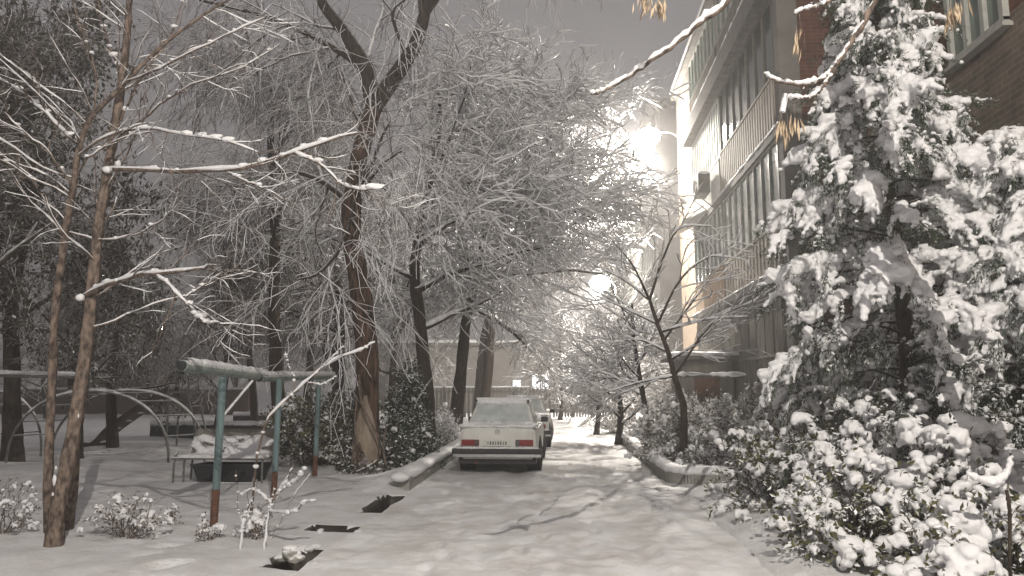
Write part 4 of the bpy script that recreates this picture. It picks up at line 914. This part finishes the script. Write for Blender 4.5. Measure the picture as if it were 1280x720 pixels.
# --- snow-laden conifer
def conifer(c, H, name, label, seed, nb=95, Lmax=2.0, zlo=.7, prof=None, vox=.017):
    rng = np.random.default_rng(seed); t = thing(name, label, 'conifer', tuple(c)); c = np.array(c, float)
    tp = [c+[0, 0, -.1], c+[.05, 0, H*.3], c+[0, .05, H*.6], c+[.02, 0, H]]
    Pt, rt = trunk_mesh(t, tp, [.10, .08, .05, .02], rng, 'bark')
    zb = zlo+(H-zlo-.15)*(np.arange(nb)+rng.random(nb))/nb; az = np.arange(nb)*2.4+rng.normal(0, .35, nb)
    Lb = np.interp(zb/H, *prof)*Lmax*rng.uniform(.7, 1.12, nb)
    K = 12; d = np.stack([np.cos(az), np.sin(az), np.full(nb, .35)+rng.normal(0, .12, nb)], -1); d /= np.linalg.norm(d, axis=1, keepdims=True)
    pos = np.stack([np.interp(zb, Pt[:, 2], Pt[:, 0]), np.interp(zb, Pt[:, 2], Pt[:, 1]), zb], -1); P = [pos]
    for j in range(K-1):
        d = d+rng.normal(0, .05, (nb, 3)); d[:, 2] -= .062+.014*j*.5; d /= np.linalg.norm(d, axis=1, keepdims=True); pos = pos+d*(Lb/(K-1))[:, None]; P.append(pos)
    P = np.stack(P, 1); R = np.linspace(1, .25, K)[None]*(.012+.010*Lb[:, None]/Lmax)
    mb = MB(); mb.tubes(P, R, 6); mb.build('boughs', M['bark'], t, smooth=True)
    S1, Q1 = spawn(rng, P, R, 13, .22, 1, (.75, .2), .62, 7, -.16, .10, .6, .007, .4, .35, bias=(0, 0, -.1))
    S2, Q2 = spawn(rng, S1, Q1, 4, .2, 1, (.6, .2), .26, 5, -.18, .1, .7, .004, .5, .3)
    mb = MB(); mb.tubes(S1, Q1, 4); mb.tubes(S2, np.maximum(Q2, .002), 3); mb.build('sprays', M['bark'], t, smooth=True)
    src = np.concatenate([S2.reshape(-1, 3), S1[:, 1:].reshape(-1, 3)]); Dn = np.concatenate([np.gradient(S2, axis=1).reshape(-1, 3), np.gradient(S1, axis=1)[:, 1:].reshape(-1, 3)])
    Dn /= np.linalg.norm(Dn, axis=1, keepdims=True)+1e-9
    n = len(src)*5; ix = np.repeat(np.arange(len(src)), 5); C = src[ix]+rng.normal(0, .012, (n, 3)); D = Dn[ix]*1.3+rng.normal(0, .45, (n, 3))-[0, 0, .35]
    lb = MB(); lb.leaves(C, .045, rng, aspect=.20, D=D); lb.build('needles', M['leafcon'], t)
    # snow: a long pad on each bough, shrinking fingers on the sprays, plastered on their outward side
    s = MB(); ax = c[:2]
    def outw(q, a):
        o = np.zeros_like(q); v = q[:, :2]-ax; v /= np.linalg.norm(v, axis=1, keepdims=True)+1e-6; o[:, :2] = v*a[:, None]; return o
    T = np.gradient(P, axis=1); T /= np.linalg.norm(T, axis=2, keepdims=True)+1e-9; hz = np.clip(1-np.abs(T[..., 2]), 0, 1)
    amt = rng.uniform(.45, 1.3, (nb, 1))*(.8+.3*hz)*np.linspace(.5, 1.15, K)[None]*np.interp(zb, [.9, 2.3], [.35, 1])[:, None]
    n0 = P[:, 3:].reshape(-1, 3); a0 = amt[:, 3:].ravel(); k = rng.random(len(n0)) < .9; n0 = n0[k]; a0 = a0[k]
    s.blobs(n0+np.stack([rng.normal(0, .03, len(n0)), rng.normal(0, .03, len(n0)), a0*.05+.01], -1)+outw(n0, a0*.03), np.stack([a0*.125, a0*.125, a0*.085], -1), rng, jit=.10)
    bi = np.repeat(np.arange(nb), 13); am = amt.mean(1)[bi]*rng.uniform(.35, 1.35, len(bi))
    for j in range(1, 7):
        f = am*np.linspace(1.15, .6, 7)[j]; k = rng.random(len(am)) < .85; q = S1[k, j]; f = f[k]
        s.blobs(q+np.stack([0*f, 0*f, .012+f*.03], -1)+outw(q, f*.025)+rng.normal(0, .010, (len(q), 3)), np.stack([f*.088, f*.088, f*.068], -1), rng, jit=.13)
    am2 = np.repeat(am, 4)*rng.uniform(.2, 1.3, len(S2))
    for j in range(1, 5, 1):
        k = (rng.random(len(am2)) < .75) & (am2 > .3); q = S2[k, j]; f = am2[k]*np.linspace(1.1, .6, 5)[j]; s.blobs(q+[0, 0, .012]+outw(q, f*.02), np.stack([f*.050, f*.050, f*.046], -1), rng, jit=.18)
    remesh(s.build('snow', M['snow'], t, smooth=True), vox)
    return t
prof = ([0, .12, .3, .5, .65, .8, 1], [.8, .95, 1, .85, .50, .27, .10])
conifer((3.95, 9.0, 0), 7.6, 'snowy_conifer', 'big conifer bowed under thick snow in front of the brick wall', 300, 120, 1.62, .9, prof)
conifer((5.15, 8.3, 0), 4.5, 'snowy_conifer', 'smaller conifer behind and right of the big one, cut by the right edge', 301, 60, 1.35, .8, prof)

# curved snowy twig on a stake, bottom right
q = thing('snowy_stake', 'short stake carrying a curled twig heaped with snow in the lower right corner', 'stake', tuple(base(atY(1262, 640, 5.6), 0)))
P = spline(px((1262, 720, 5.6), (1262, 640, 5.6), (1258, 612, 5.6)), 12); m = MB(); P[0][2] = 0; m.tube(P, .012, 7); m.build('post', M['bark'], q)
P = spline(px((1208, 590, 5.6), (1220, 598, 5.6), (1240, 606, 5.6), (1256, 598, 5.6), (1264, 580, 5.6), (1263, 566, 5.6)), 24); m = MB(); m.tube(P, .008, 7); o = m.build('twig', M['bark'], q); s = MB(); rg = np.random.default_rng(3); s.blobs(P+rg.normal(0, .006, (24, 3))+[0, 0, .014], lin([.012, .028, .034, .03, .016, .010], 24)*rg.uniform(.75, 1.25, 24), rg, jit=.1); remesh(s.build('snow', M['snow'], o, smooth=True), .010)

# ================================================================== CARS
def car(name, label, x0, y0, paint, roofbar=True):
    t = thing(name, label, 'car', (x0, y0, 0), 'cars parked along the left kerb'); rng = np.random.default_rng(int(y0*10))
    def T_(v): return np.asarray(v, float)*[.90, 1, .965]+[x0, y0, 0]
    st = [(0.03, .74, .90, .40), (.08, .82, .93, .30), (.5, .86, .95, .24), (1.0, .88, .95, .20), (2.4, .89, .94, .20), (3.6, .88, .92, .20), (4.3, .85, .86, .24), (4.62, .80, .80, .34), (4.68, .72, .74, .42)]
    prof_ = lambda hw, zt, zb: [(-.55*hw, zt+.012), (-.88*hw, zt-.012), (-.975*hw, zt-.06), (-hw, zt-.16), (-hw, zt-.3), (-.985*hw, zb+.12), (-.9*hw, zb)]
    V = []; 
    for (y, hw, zt, zb) in st:
        h = prof_(hw, zt, zb); full = h+[(-a, b) for a, b in reversed(h)]; V += [(a, y, b) for a, b in full]
    n = 14; m = MB(); q = [[i*n+j, i*n+(j+1) % n, (i+1)*n+(j+1) % n, (i+1)*n+j] for i in range(len(st)-1) for j in range(n)]
    m.quads(T_(V), q); m.tris(T_(V), [[0, k+1, k] for k in range(1, n-1)]+[[(len(st)-1)*n, (len(st)-1)*n+k, (len(st)-1)*n+k+1] for k in range(1, n-1)])
    body = m.build('body', paint, t, smooth=False); bevel(body, .02, 2)
    # cabin
    def frust(b, r, zb, zr, inset=0):
        return [(-b[0], b[1], zb), (b[0], b[1], zb), (b[0]*1.0, b[2], zb), (-b[0], b[2], zb), (-r[0], r[1], zr), (r[0], r[1], zr), (r[0], r[2], zr), (-r[0], r[2], zr)]
    fq = [[0, 1, 5, 4], [1, 2, 6, 5], [2, 3, 7, 6], [3, 0, 4, 7], [4, 5, 6, 7], [0, 3, 2, 1]]
    m = MB(); m.quads(T_(frust((.76, .72, 3.25), (.60, 1.22, 2.55), .93, 1.39)), fq); cab = m.build('cabin', paint, t); bevel(cab, .035, 3)
    def pane(nm, a, b, c_, d_, mt, off, u0=.06, u1=.94, v0=.1, v1=.9):
        a, b, c_, d_ = [np.array(k, float) for k in (a, b, c_, d_)]; f = lambda u, v: (a*(1-u)+b*u)*(1-v)+(d_*(1-u)+c_*u)*v
        q4 = np.array([f(u0, v0), f(u1, v0), f(u1, v1), f(u0, v1)]); nn = np.cross(q4[1]-q4[0], q4[3]-q4[0]); nn /= np.linalg.norm(nn)
        if np.dot(nn, off) < 0: nn = -nn
        m = MB(); m.quads(T_(np.vstack([q4+nn*.004, q4+nn*.012])), [[0, 1, 2, 3], [4, 5, 6, 7], [0, 1, 5, 4], [1, 2, 6, 5], [2, 3, 7, 6], [3, 0, 4, 7]]); return m.build(nm, mt, t)
    v = frust((.76, .72, 3.25), (.60, 1.22, 2.55), .93, 1.39)
    pane('rear_window', v[0], v[1], v[5], v[4], M['frost'], (0, -1, .5), .05, .95, .10, .90)
    pane('windscreen', v[3], v[2], v[6], v[7], M['frost'], (0, 1, .5))
    for a, b, c_, d_, o in ((1, 2, 6, 5, (1, 0, 0)), (0, 3, 7, 4, (-1, 0, 0))):
        pane('side_window', v[a], v[b], v[c_], v[d_], M['glass'], o, .12, .48, .14, .86); pane('side_window', v[a], v[b], v[c_], v[d_], M['glass'], o, .51, .86, .14, .86)
    # snow
    def pad(nm, xs, ys, zf, th, vox=.02):
        s = MB(); X_, Y_ = np.meshgrid(xs, ys, indexing='ij'); X_ = X_.ravel(); Y_ = Y_.ravel(); N = len(X_)
        C = np.stack([X_, Y_, [zf(a, b) for a, b in zip(X_, Y_)]], -1)+rng.normal(0, .012, (N, 3))*[1, 1, .4]
        s.blobs(T_(C), np.stack([np.full(N, .125), np.full(N, .14), rng.uniform(.8, 1.3, N)*th*1.35], -1), rng, jit=.05); remesh(s.build(nm, M['snow'], t, smooth=True), vox)
    pad('roof_snow', np.linspace(-.50, .50, 9), np.arange(1.27, 2.6, .13), lambda a, b: 1.405, .05)
    pad('boot_snow', np.linspace(-.72, .72, 11), np.arange(.14, .72, .12), lambda a, b: .95, .028)
    pad('bonnet_snow', np.linspace(-.74, .74, 11), np.arange(3.3, 4.4, .13), lambda a, b: .94-.10*sstep(b, 3.6, 4.5), .05)
    s = MB(); N = 26; xx = np.linspace(-.66, .66, N); s.blobs(T_(np.stack([xx, .76+0*xx, .97+rng.normal(0, .01, N)], -1)), np.stack([np.full(N, .05), np.full(N, .05), rng.uniform(.02, .045, N)], -1), rng); s.build('window_snow', M['snow'], t, smooth=True)
    if roofbar:
        m = MB(); m.tube(T_([(-.60, 1.2, 1.47), (.62, 1.2, 1.47)]), .035, 8); o = m.build('roof_bar', M['snow'], t); 
        for q in (-.6, .6): m = MB(); m.box(T_((q, 1.2, 1.44)), (.05, .05, .1)); m.build('bar_foot', M['plasticb'], t)
    # rear details
    m = MB(); m.box(T_((0, -.05, .47)), (1.72, .14, .10)); bu = m.build('bumper', M['plasticb'], t); bevel(bu, .02)
    m = MB(); m.box(T_((0, -.055, .385)), (1.68, .12, .055)); m.build('chrome_strip', M['chrome'], bu)
    m = MB(); N = 30; xx = np.linspace(-.84, .84, N); m.blobs(T_(np.stack([xx, -.05+0*xx, .525+0*xx], -1)), np.stack([np.full(N, .05), np.full(N, .065), rng.uniform(.015, .03, N)], -1), rng); m.build('bumper_snow', M['snow'], bu, smooth=True)
    for q in (-1, 1):
        m = MB(); m.box(T_((q*.58, .012, .63)), (.34, .06, .11)); lt = m.build('tail_light', M['redlens'], t); bevel(lt, .01)
        m = MB(); m.box(T_((q*.44, -.022, .63)), (.06, .01, .11)); m.build('reversing_lens', M['glass'], lt)
    m = MB(); m.box(T_((0, .02, .62)), (.54, .03, .12)); pl = m.build('number_plate', M['plate'], t)
    for k in range(8):
        m = MB(); m.box(T_((-.20+k*.055, .003, .62)), (.024 if k % 3 else .014, .006, .06)); m.build('plate_mark', M['ink'], pl)
    th = np.linspace(0, 2*np.pi, 25); m = MB(); m.tube(T_(np.stack([.045*np.cos(th), .02+0*th, .84+.045*np.sin(th)], -1)), .005, 5, cap=False)
    for a in (math.pi/2, math.pi*7/6, math.pi*11/6): m.tube(T_([(0, .02, .84), (.045*math.cos(a), .02, .84+.045*math.sin(a))]), .005, 4)
    m.build('badge', M['chrome'], t)
    m = MB(); m.box(T_((0, .25, .27)), (1.5, .3, .12)); m.build('underbody', M['plasticb'], t)  # black panel also stands for the shade under the bumper
    m = MB(); m.tube(T_([(-.45, -.05, .24), (-.45, .3, .26)]), .028, 10); m.build('exhaust', M['rust'], t)
    for q in (-1, 1):
        for yy in (.95, 3.75):
            m = MB(); m.tube(T_([(q*.70, yy, .31), (q*.905, yy, .31)]), .32, 28); wh = m.build('wheel', M['rubber'], t, smooth=False); bevel(wh, .02)
            m = MB(); m.tube(T_([(q*.90, yy, .31), (q*.915, yy, .31)]), .19, 20); m.build('hubcap', M['chrome'], wh)
            m = MB(); m.tube(T_([(q*.60, yy, .33), (q*.892, yy, .33)]), .37, 28); m.build('arch_shade', M['dark'], t)  # dark disc instead of a hollow arch, its shade put into the colour
    for q in (-1, 1): m = MB(); m.box(T_((q*.93, 2.75, .98)), (.16, .10, .11)); bevel(m.build('mirror', M['plasticb'], t), .02)
    return t
car('parked_car', 'older white saloon seen from behind under thin snow, nearest of the parked cars', -1.30, 14.45, M['carpaint'])
car('parked_car', 'snow-covered pale car parked directly in front of the white saloon', -1.22, 20.6, M['carpaint'], False)

# ================================================================== PLAYGROUND
t = thing('pipe_frame', 'snow-topped grey pipe carried on three teal posts with rusty feet, left of the drain', 'pipe frame', (-4.2, 8.8, 0))
A = np.array(atY(228, 457, 8.15)); B = np.array(atY(330, 470, 10.45)); C_ = np.array(atY(416, 470, 14.6))
def pipe(a, b, r, nm='pipe', lump=.02):
    m = MB(); m.tube([a, b], r, 16); o = m.build(nm, M['pipe'], t, smooth=False)
    m = MB(); d = (b-a)/np.linalg.norm(b-a); m.tube([a-d*.004, a-d*.03], r*.8, 14); m.build('mouth_shade', M['dark'], o)  # solid dark plug, the shaded hollow of the pipe given as colour
    s = MB(); P = spline([a+d*.06, (a+b)/2, b], 60)+[0, 0, r*.85]; rg = np.random.default_rng(9); rr = r*.95*(1+.10*rg.normal(size=60))
    rr[::9] *= .72; s.tubes(P[None], rr[None], 10, squash=.75); s.build('snow', M['snow'], o, smooth=True)
pipe(A, B, .066); pipe(B+[.02, -.2, -.03], C_, .06)
for (x, y, r) in ((-4.17, 8.83, .047), (-4.19, 10.7, .044), (-4.47, 13.3, .044)):
    f = (y-A[1])/(C_[1]-A[1]); z = 1.78
    m = MB(); m.tube([(x, y, .45), (x+.01, y, z)], r, 12); o = m.build('post', M['teal'], t, smooth=False)
    m = MB(); m.tube([(x-.01, y, -.1), (x, y, .449)], r*.96, 12); m.build('rusty_foot', M['rust'], o)
m = MB(); m.tube([(-4.17, 8.9, 1.3), (-4.16, 9.7, 1.74)], .02, 8); m.build('brace', M['metal'], t)

t = thing('pipe_frame', 'snow-topped dark bar on two posts crossing the left edge behind the young tree', 'pipe frame', tuple(base(atY(50, 500, 14), 0)))
a = atY(-60, 467, 14); b_ = atY(112, 471, 14)
m = MB(); m.tube([a, b_], .05, 12); o = m.build('pipe', M['metal'], t)
s = MB(); P = spline([a, (a+b_)/2, b_], 70)+[0, 0, .05]; s.tubes(P[None], np.random.default_rng(5).uniform(.035, .07, (1, 70)), 8, squash=.8); s.build('snow', M['snow'], o, smooth=True)
for q in (b_-[.15, 0, 0], a+[.3, 0, 0]): m = MB(); m.tube([base(q), q], .05, 10); m.build('post', M['dark'], t)

def bench():
    x0 = atZ(217, 607, 0)[0]; x1 = x0+1.55; y = 12.5
    t = thing('garden_bench', 'tube-framed bench with snow heaped on its seat and sloping back, right of the climbing arch', 'bench', (x0+.75, y, 0))
    for x in (x0, x0+.18, x1): m = MB(); m.tube(spline([(x, y, 0), (x, y, .42), (x+.03, y+.06, .58 if x == x0 else .46)], 8), .018, 8); m.build('leg', M['metal'], t)
    for x in (x0, x1): m = MB(); m.tube([(x, y+.6, 0), (x, y+.66, .85)], .018, 8); m.build('leg', M['metal'], t)
    m = MB(); m.tube([(x0-.04, y, .46), (x1+.04, y, .46)], .02, 8); m.build('rail', M['metal'], t)
    m = MB(); m.tube([(x0, y, .05), (x1, y, .05)], .016, 8); m.build('rail', M['metal'], t)
    m = MB(); m.box((x0+.775, y+.28, .45), (1.5, .5, .03)); m.build('seat', M['slat'], t)
    m = MB(); V = [(x0+.03, y+.5, .5), (x1-.03, y+.5, .5), (x1-.03, y+.7, .92), (x0+.03, y+.7, .92)]; m.quads(V+[(p[0], p[1]+.03, p[2]-.01) for p in V], [[0, 1, 2, 3], [7, 6, 5, 4], [0, 4, 5, 1], [2, 6, 7, 3], [0, 3, 7, 4], [1, 5, 6, 2]]); m.build('backrest', M['slat'], t)
    s = MB(); rg = np.random.default_rng(3); N = 260; u = rg.random(N); v_ = rg.random(N)
    s.blobs(np.stack([x0+.1+1.36*u, y+.1+.55*v_, .48+np.maximum(0, v_-.6)*.8], -1), np.stack([np.full(N, .12), np.full(N, .09), np.full(N, .03)], -1), rg); remesh(s.build('snow', M['snow'], t, smooth=True), .02)
    b = thing('plastic_tub', 'dark shallow tub standing under the snowy bench', 'tub', (x0+.85, y+.35, 0)); m = MB()
    x, yy = x0+.85, y+.4; V = [(x-.5, yy-.22, .04), (x+.5, yy-.22, .04), (x+.5, yy+.22, .04), (x-.5, yy+.22, .04), (x-.6, yy-.28, .34), (x+.6, yy-.28, .34), (x+.6, yy+.28, .34), (x-.6, yy+.28, .34), (x-.56, yy-.24, .33), (x+.56, yy-.24, .33), (x+.56, yy+.24, .33), (x-.56, yy+.24, .33), (x-.46, yy-.18, .07), (x+.46, yy-.18, .07), (x+.46, yy+.18, .07), (x-.46, yy+.18, .07)]
    q = [[3, 2, 1, 0], [12, 13, 14, 15]]
    for a, b2_ in ((0, 4), (4, 8), (8, 12)):
        for k in range(4): q.append([a+k, a+(k+1) % 4, b2_+(k+1) % 4, b2_+k])
    m.quads(V, q); m.build('shell', M['dark'], b)
    m = MB(); m.box((x, yy-.29, .335), (1.24, .03, .035)); m.build('rim', M['plasticb'], b)
bench()
def climber(label, xa, xb, y, dy, h, nr=9):
    t = thing('climbing_arch', label, 'climbing frame', ((xa+xb)/2, y, 0), 'climbing arches'); th = np.linspace(0, math.pi, 30)
    arcs = []
    for k in (0, 1):
        P = np.stack([(xa+xb)/2-np.cos(th)*(xb-xa)/2+k*.35, y+k*dy+0*th, h*np.sin(th)**.8-.03], -1); arcs.append(P)
        m = MB(); m.tube(P, .028, 8); o = m.build('side_rail', M['metal'], t); s = MB(); snowtubes(s, P[None], np.full((1, 30), .028), np.random.default_rng(k), .018, 6); s.build('snow', M['snow'], o, smooth=True)
    for i in np.linspace(3, 26, nr).astype(int): m = MB(); m.tube([arcs[0][i], arcs[1][i]], .016, 6); m.build('rung', M['metal'], t)
climber('arched metal climbing ladder standing between the young tree and the bench', -12.1, -8.45, 15.6, .9, 1.62)
climber('second metal arch at the far left edge, only one dark leg clearly showing', -15.6, -12.9, 16.4, .9, 1.6, 6)
def slide():
    Y = 19.8; A = atY(97, 562, Y); B = atY(216, 490, Y)
    t = thing('slide', 'dark playground slide with ladder legs behind the climbing arch', 'slide', (B[0], Y, 0))
    P = spline([A+[-.1, 0, .02], A+[.5, 0, .04], A*.62+B*.38-[0, 0, .08], A*.3+B*.7, B], 24)
    for k, w in ((-1, .03), (1, .03)):
        Q = P+[0, k*.27, .06]; m = MB(); V = np.concatenate([Q+[0, 0, .09], Q-[0, 0, .09]]); V2 = V+[0, k*.03, 0]; n = 24
        q = [[i, i+1, n+i+1, n+i] for i in range(n-1)]+[[2*n+i, 3*n+i, 3*n+i+1, 2*n+i+1] for i in range(n-1)]+[[i, 2*n+i, 2*n+i+1, i+1] for i in range(n-1)]+[[n+i, n+i+1, 3*n+i+1, 3*n+i] for i in range(n-1)]
        m.quads(np.vstack([V, V2]), q); m.build('chute_side', M['plumchute'], t)
    m = MB(); V = np.concatenate([P+[0, -.27, 0], P+[0, .27, 0], P+[0, -.27, -.03], P+[0, .27, -.03]]); n = 24
    m.quads(V, [[i, i+1, n+i+1, n+i] for i in range(n-1)]+[[2*n+i, 3*n+i, 3*n+i+1, 2*n+i+1] for i in range(n-1)]); m.build('chute', M['plumchute'], t)
    m = MB(); m.box(B+[.3, 0, 0], (.6, .6, .05)); m.build('platform', M['slat'], t)
    for k in (-.27, .27):
        m = MB(); m.tube([B+[.55, k, 0], (B[0]+1.0, Y+k, 0)], .025, 8); m.build('leg', M['metal'], t)
        m = MB(); m.tube([B+[.05, k, 0], (B[0]+.05, Y+k, 0)], .025, 8); m.build('leg', M['metal'], t)
        m = MB(); m.tube(spline([B+[-.1, k, .1], B+[.1, k, .55], B+[.5, k, .5], B+[.6, k, 0]], 12), .018, 6); m.build('handrail', M['metal'], t)
    for f in (.25, .5, .75): m = MB(); q = np.array([B[0]+.55+.45*f, Y, B[2]*(1-f)]); m.tube([q-[0, .27, 0], q+[0, .27, 0]], .018, 6); m.build('rung', M['metal'], t)
    s = MB(); s.blobs(P[::2]+[0, 0, .03], np.tile([[.12, .2, .03]], (12, 1)), np.random.default_rng(3)); s.build('snow', M['snow'], t, smooth=True)
slide()
def lowwall(label, xa, xb, y, h, mt='concrete', d=.3, name='low_wall', cat='wall'):
    t = thing(name, label, cat, ((xa+xb)/2, y, 0)); m = MB(); m.b2((xa, y-d/2, -.1), (xb, y+d/2, h)); m.build('wall', M[mt], t)
    s = MB(); P = spline([(xa, y, h), (xb, y, h)], 60); s.tubes(P[None], (np.random.default_rng(int(y*7)).uniform(.9, 1.2, 60)*d*.62)[None], 8, squash=.5); s.build('snow_cap', M['snow'], t, smooth=True)
lowwall('low dark retaining wall with a snow cap beyond the slide', -13.5, -9.2, 23.8, .5, 'dark')
lowwall('second low snow-capped wall further back beyond the bench', -14, -8.5, 31, .55, 'dark')
lowwall('long low brownish wall across the back of the yard at far left', -52, -19, 44, 1.6, 'roofbrown')
t = thing('garden_house', 'small house with brown roof glimpsed behind the young tree at far left', 'house', (-29.5, 45.5, 0))
m = MB(); m.b2((-33, 45.5, -.1), (-28.3, 50, 6.2)); m.build('wall', M['brickgrey'], t)
m = MB(); V = [(-33.5, 45, 6.2), (-27.6, 45, 6.2), (-27.6, 50.5, 6.2), (-33.5, 50.5, 6.2), (-31, 45, 8.6), (-31, 50.5, 8.6)]; m.quads(V, [[1, 2, 5, 4], [3, 0, 4, 5]]); m.tris(V, [[0, 1, 4], [2, 3, 5]]); m.build('roof', M['roofbrown'], t)
# pale kiosk near the far lamp, its lamplight made by a glowing pane
p = atY(190, 440, 50); t = thing('far_kiosk', 'small pale far-off wall patch whose lamplight is a glowing pane, among the dark trees', 'kiosk', (p[0], 50, 0))
m = MB(); m.b2((p[0]-.7, 50, -.1), (p[0]+.7, 51.2, p[2]+.6)); m.build('wall', M['cream'], t)
m = MB(); m.b2((p[0]-.9, 49.8, p[2]+.6), (p[0]+.9, 51.4, p[2]+.8)); m.build('roof', M['snow'], t)
m = MB(); m.b2((p[0]-.3, 49.98, p[2]-.4), (p[0]+.3, 49.995, p[2]+.4)); m.build('lit_window', M['winlit'], t)  # emissive pane stands in for the lamplight on this wall
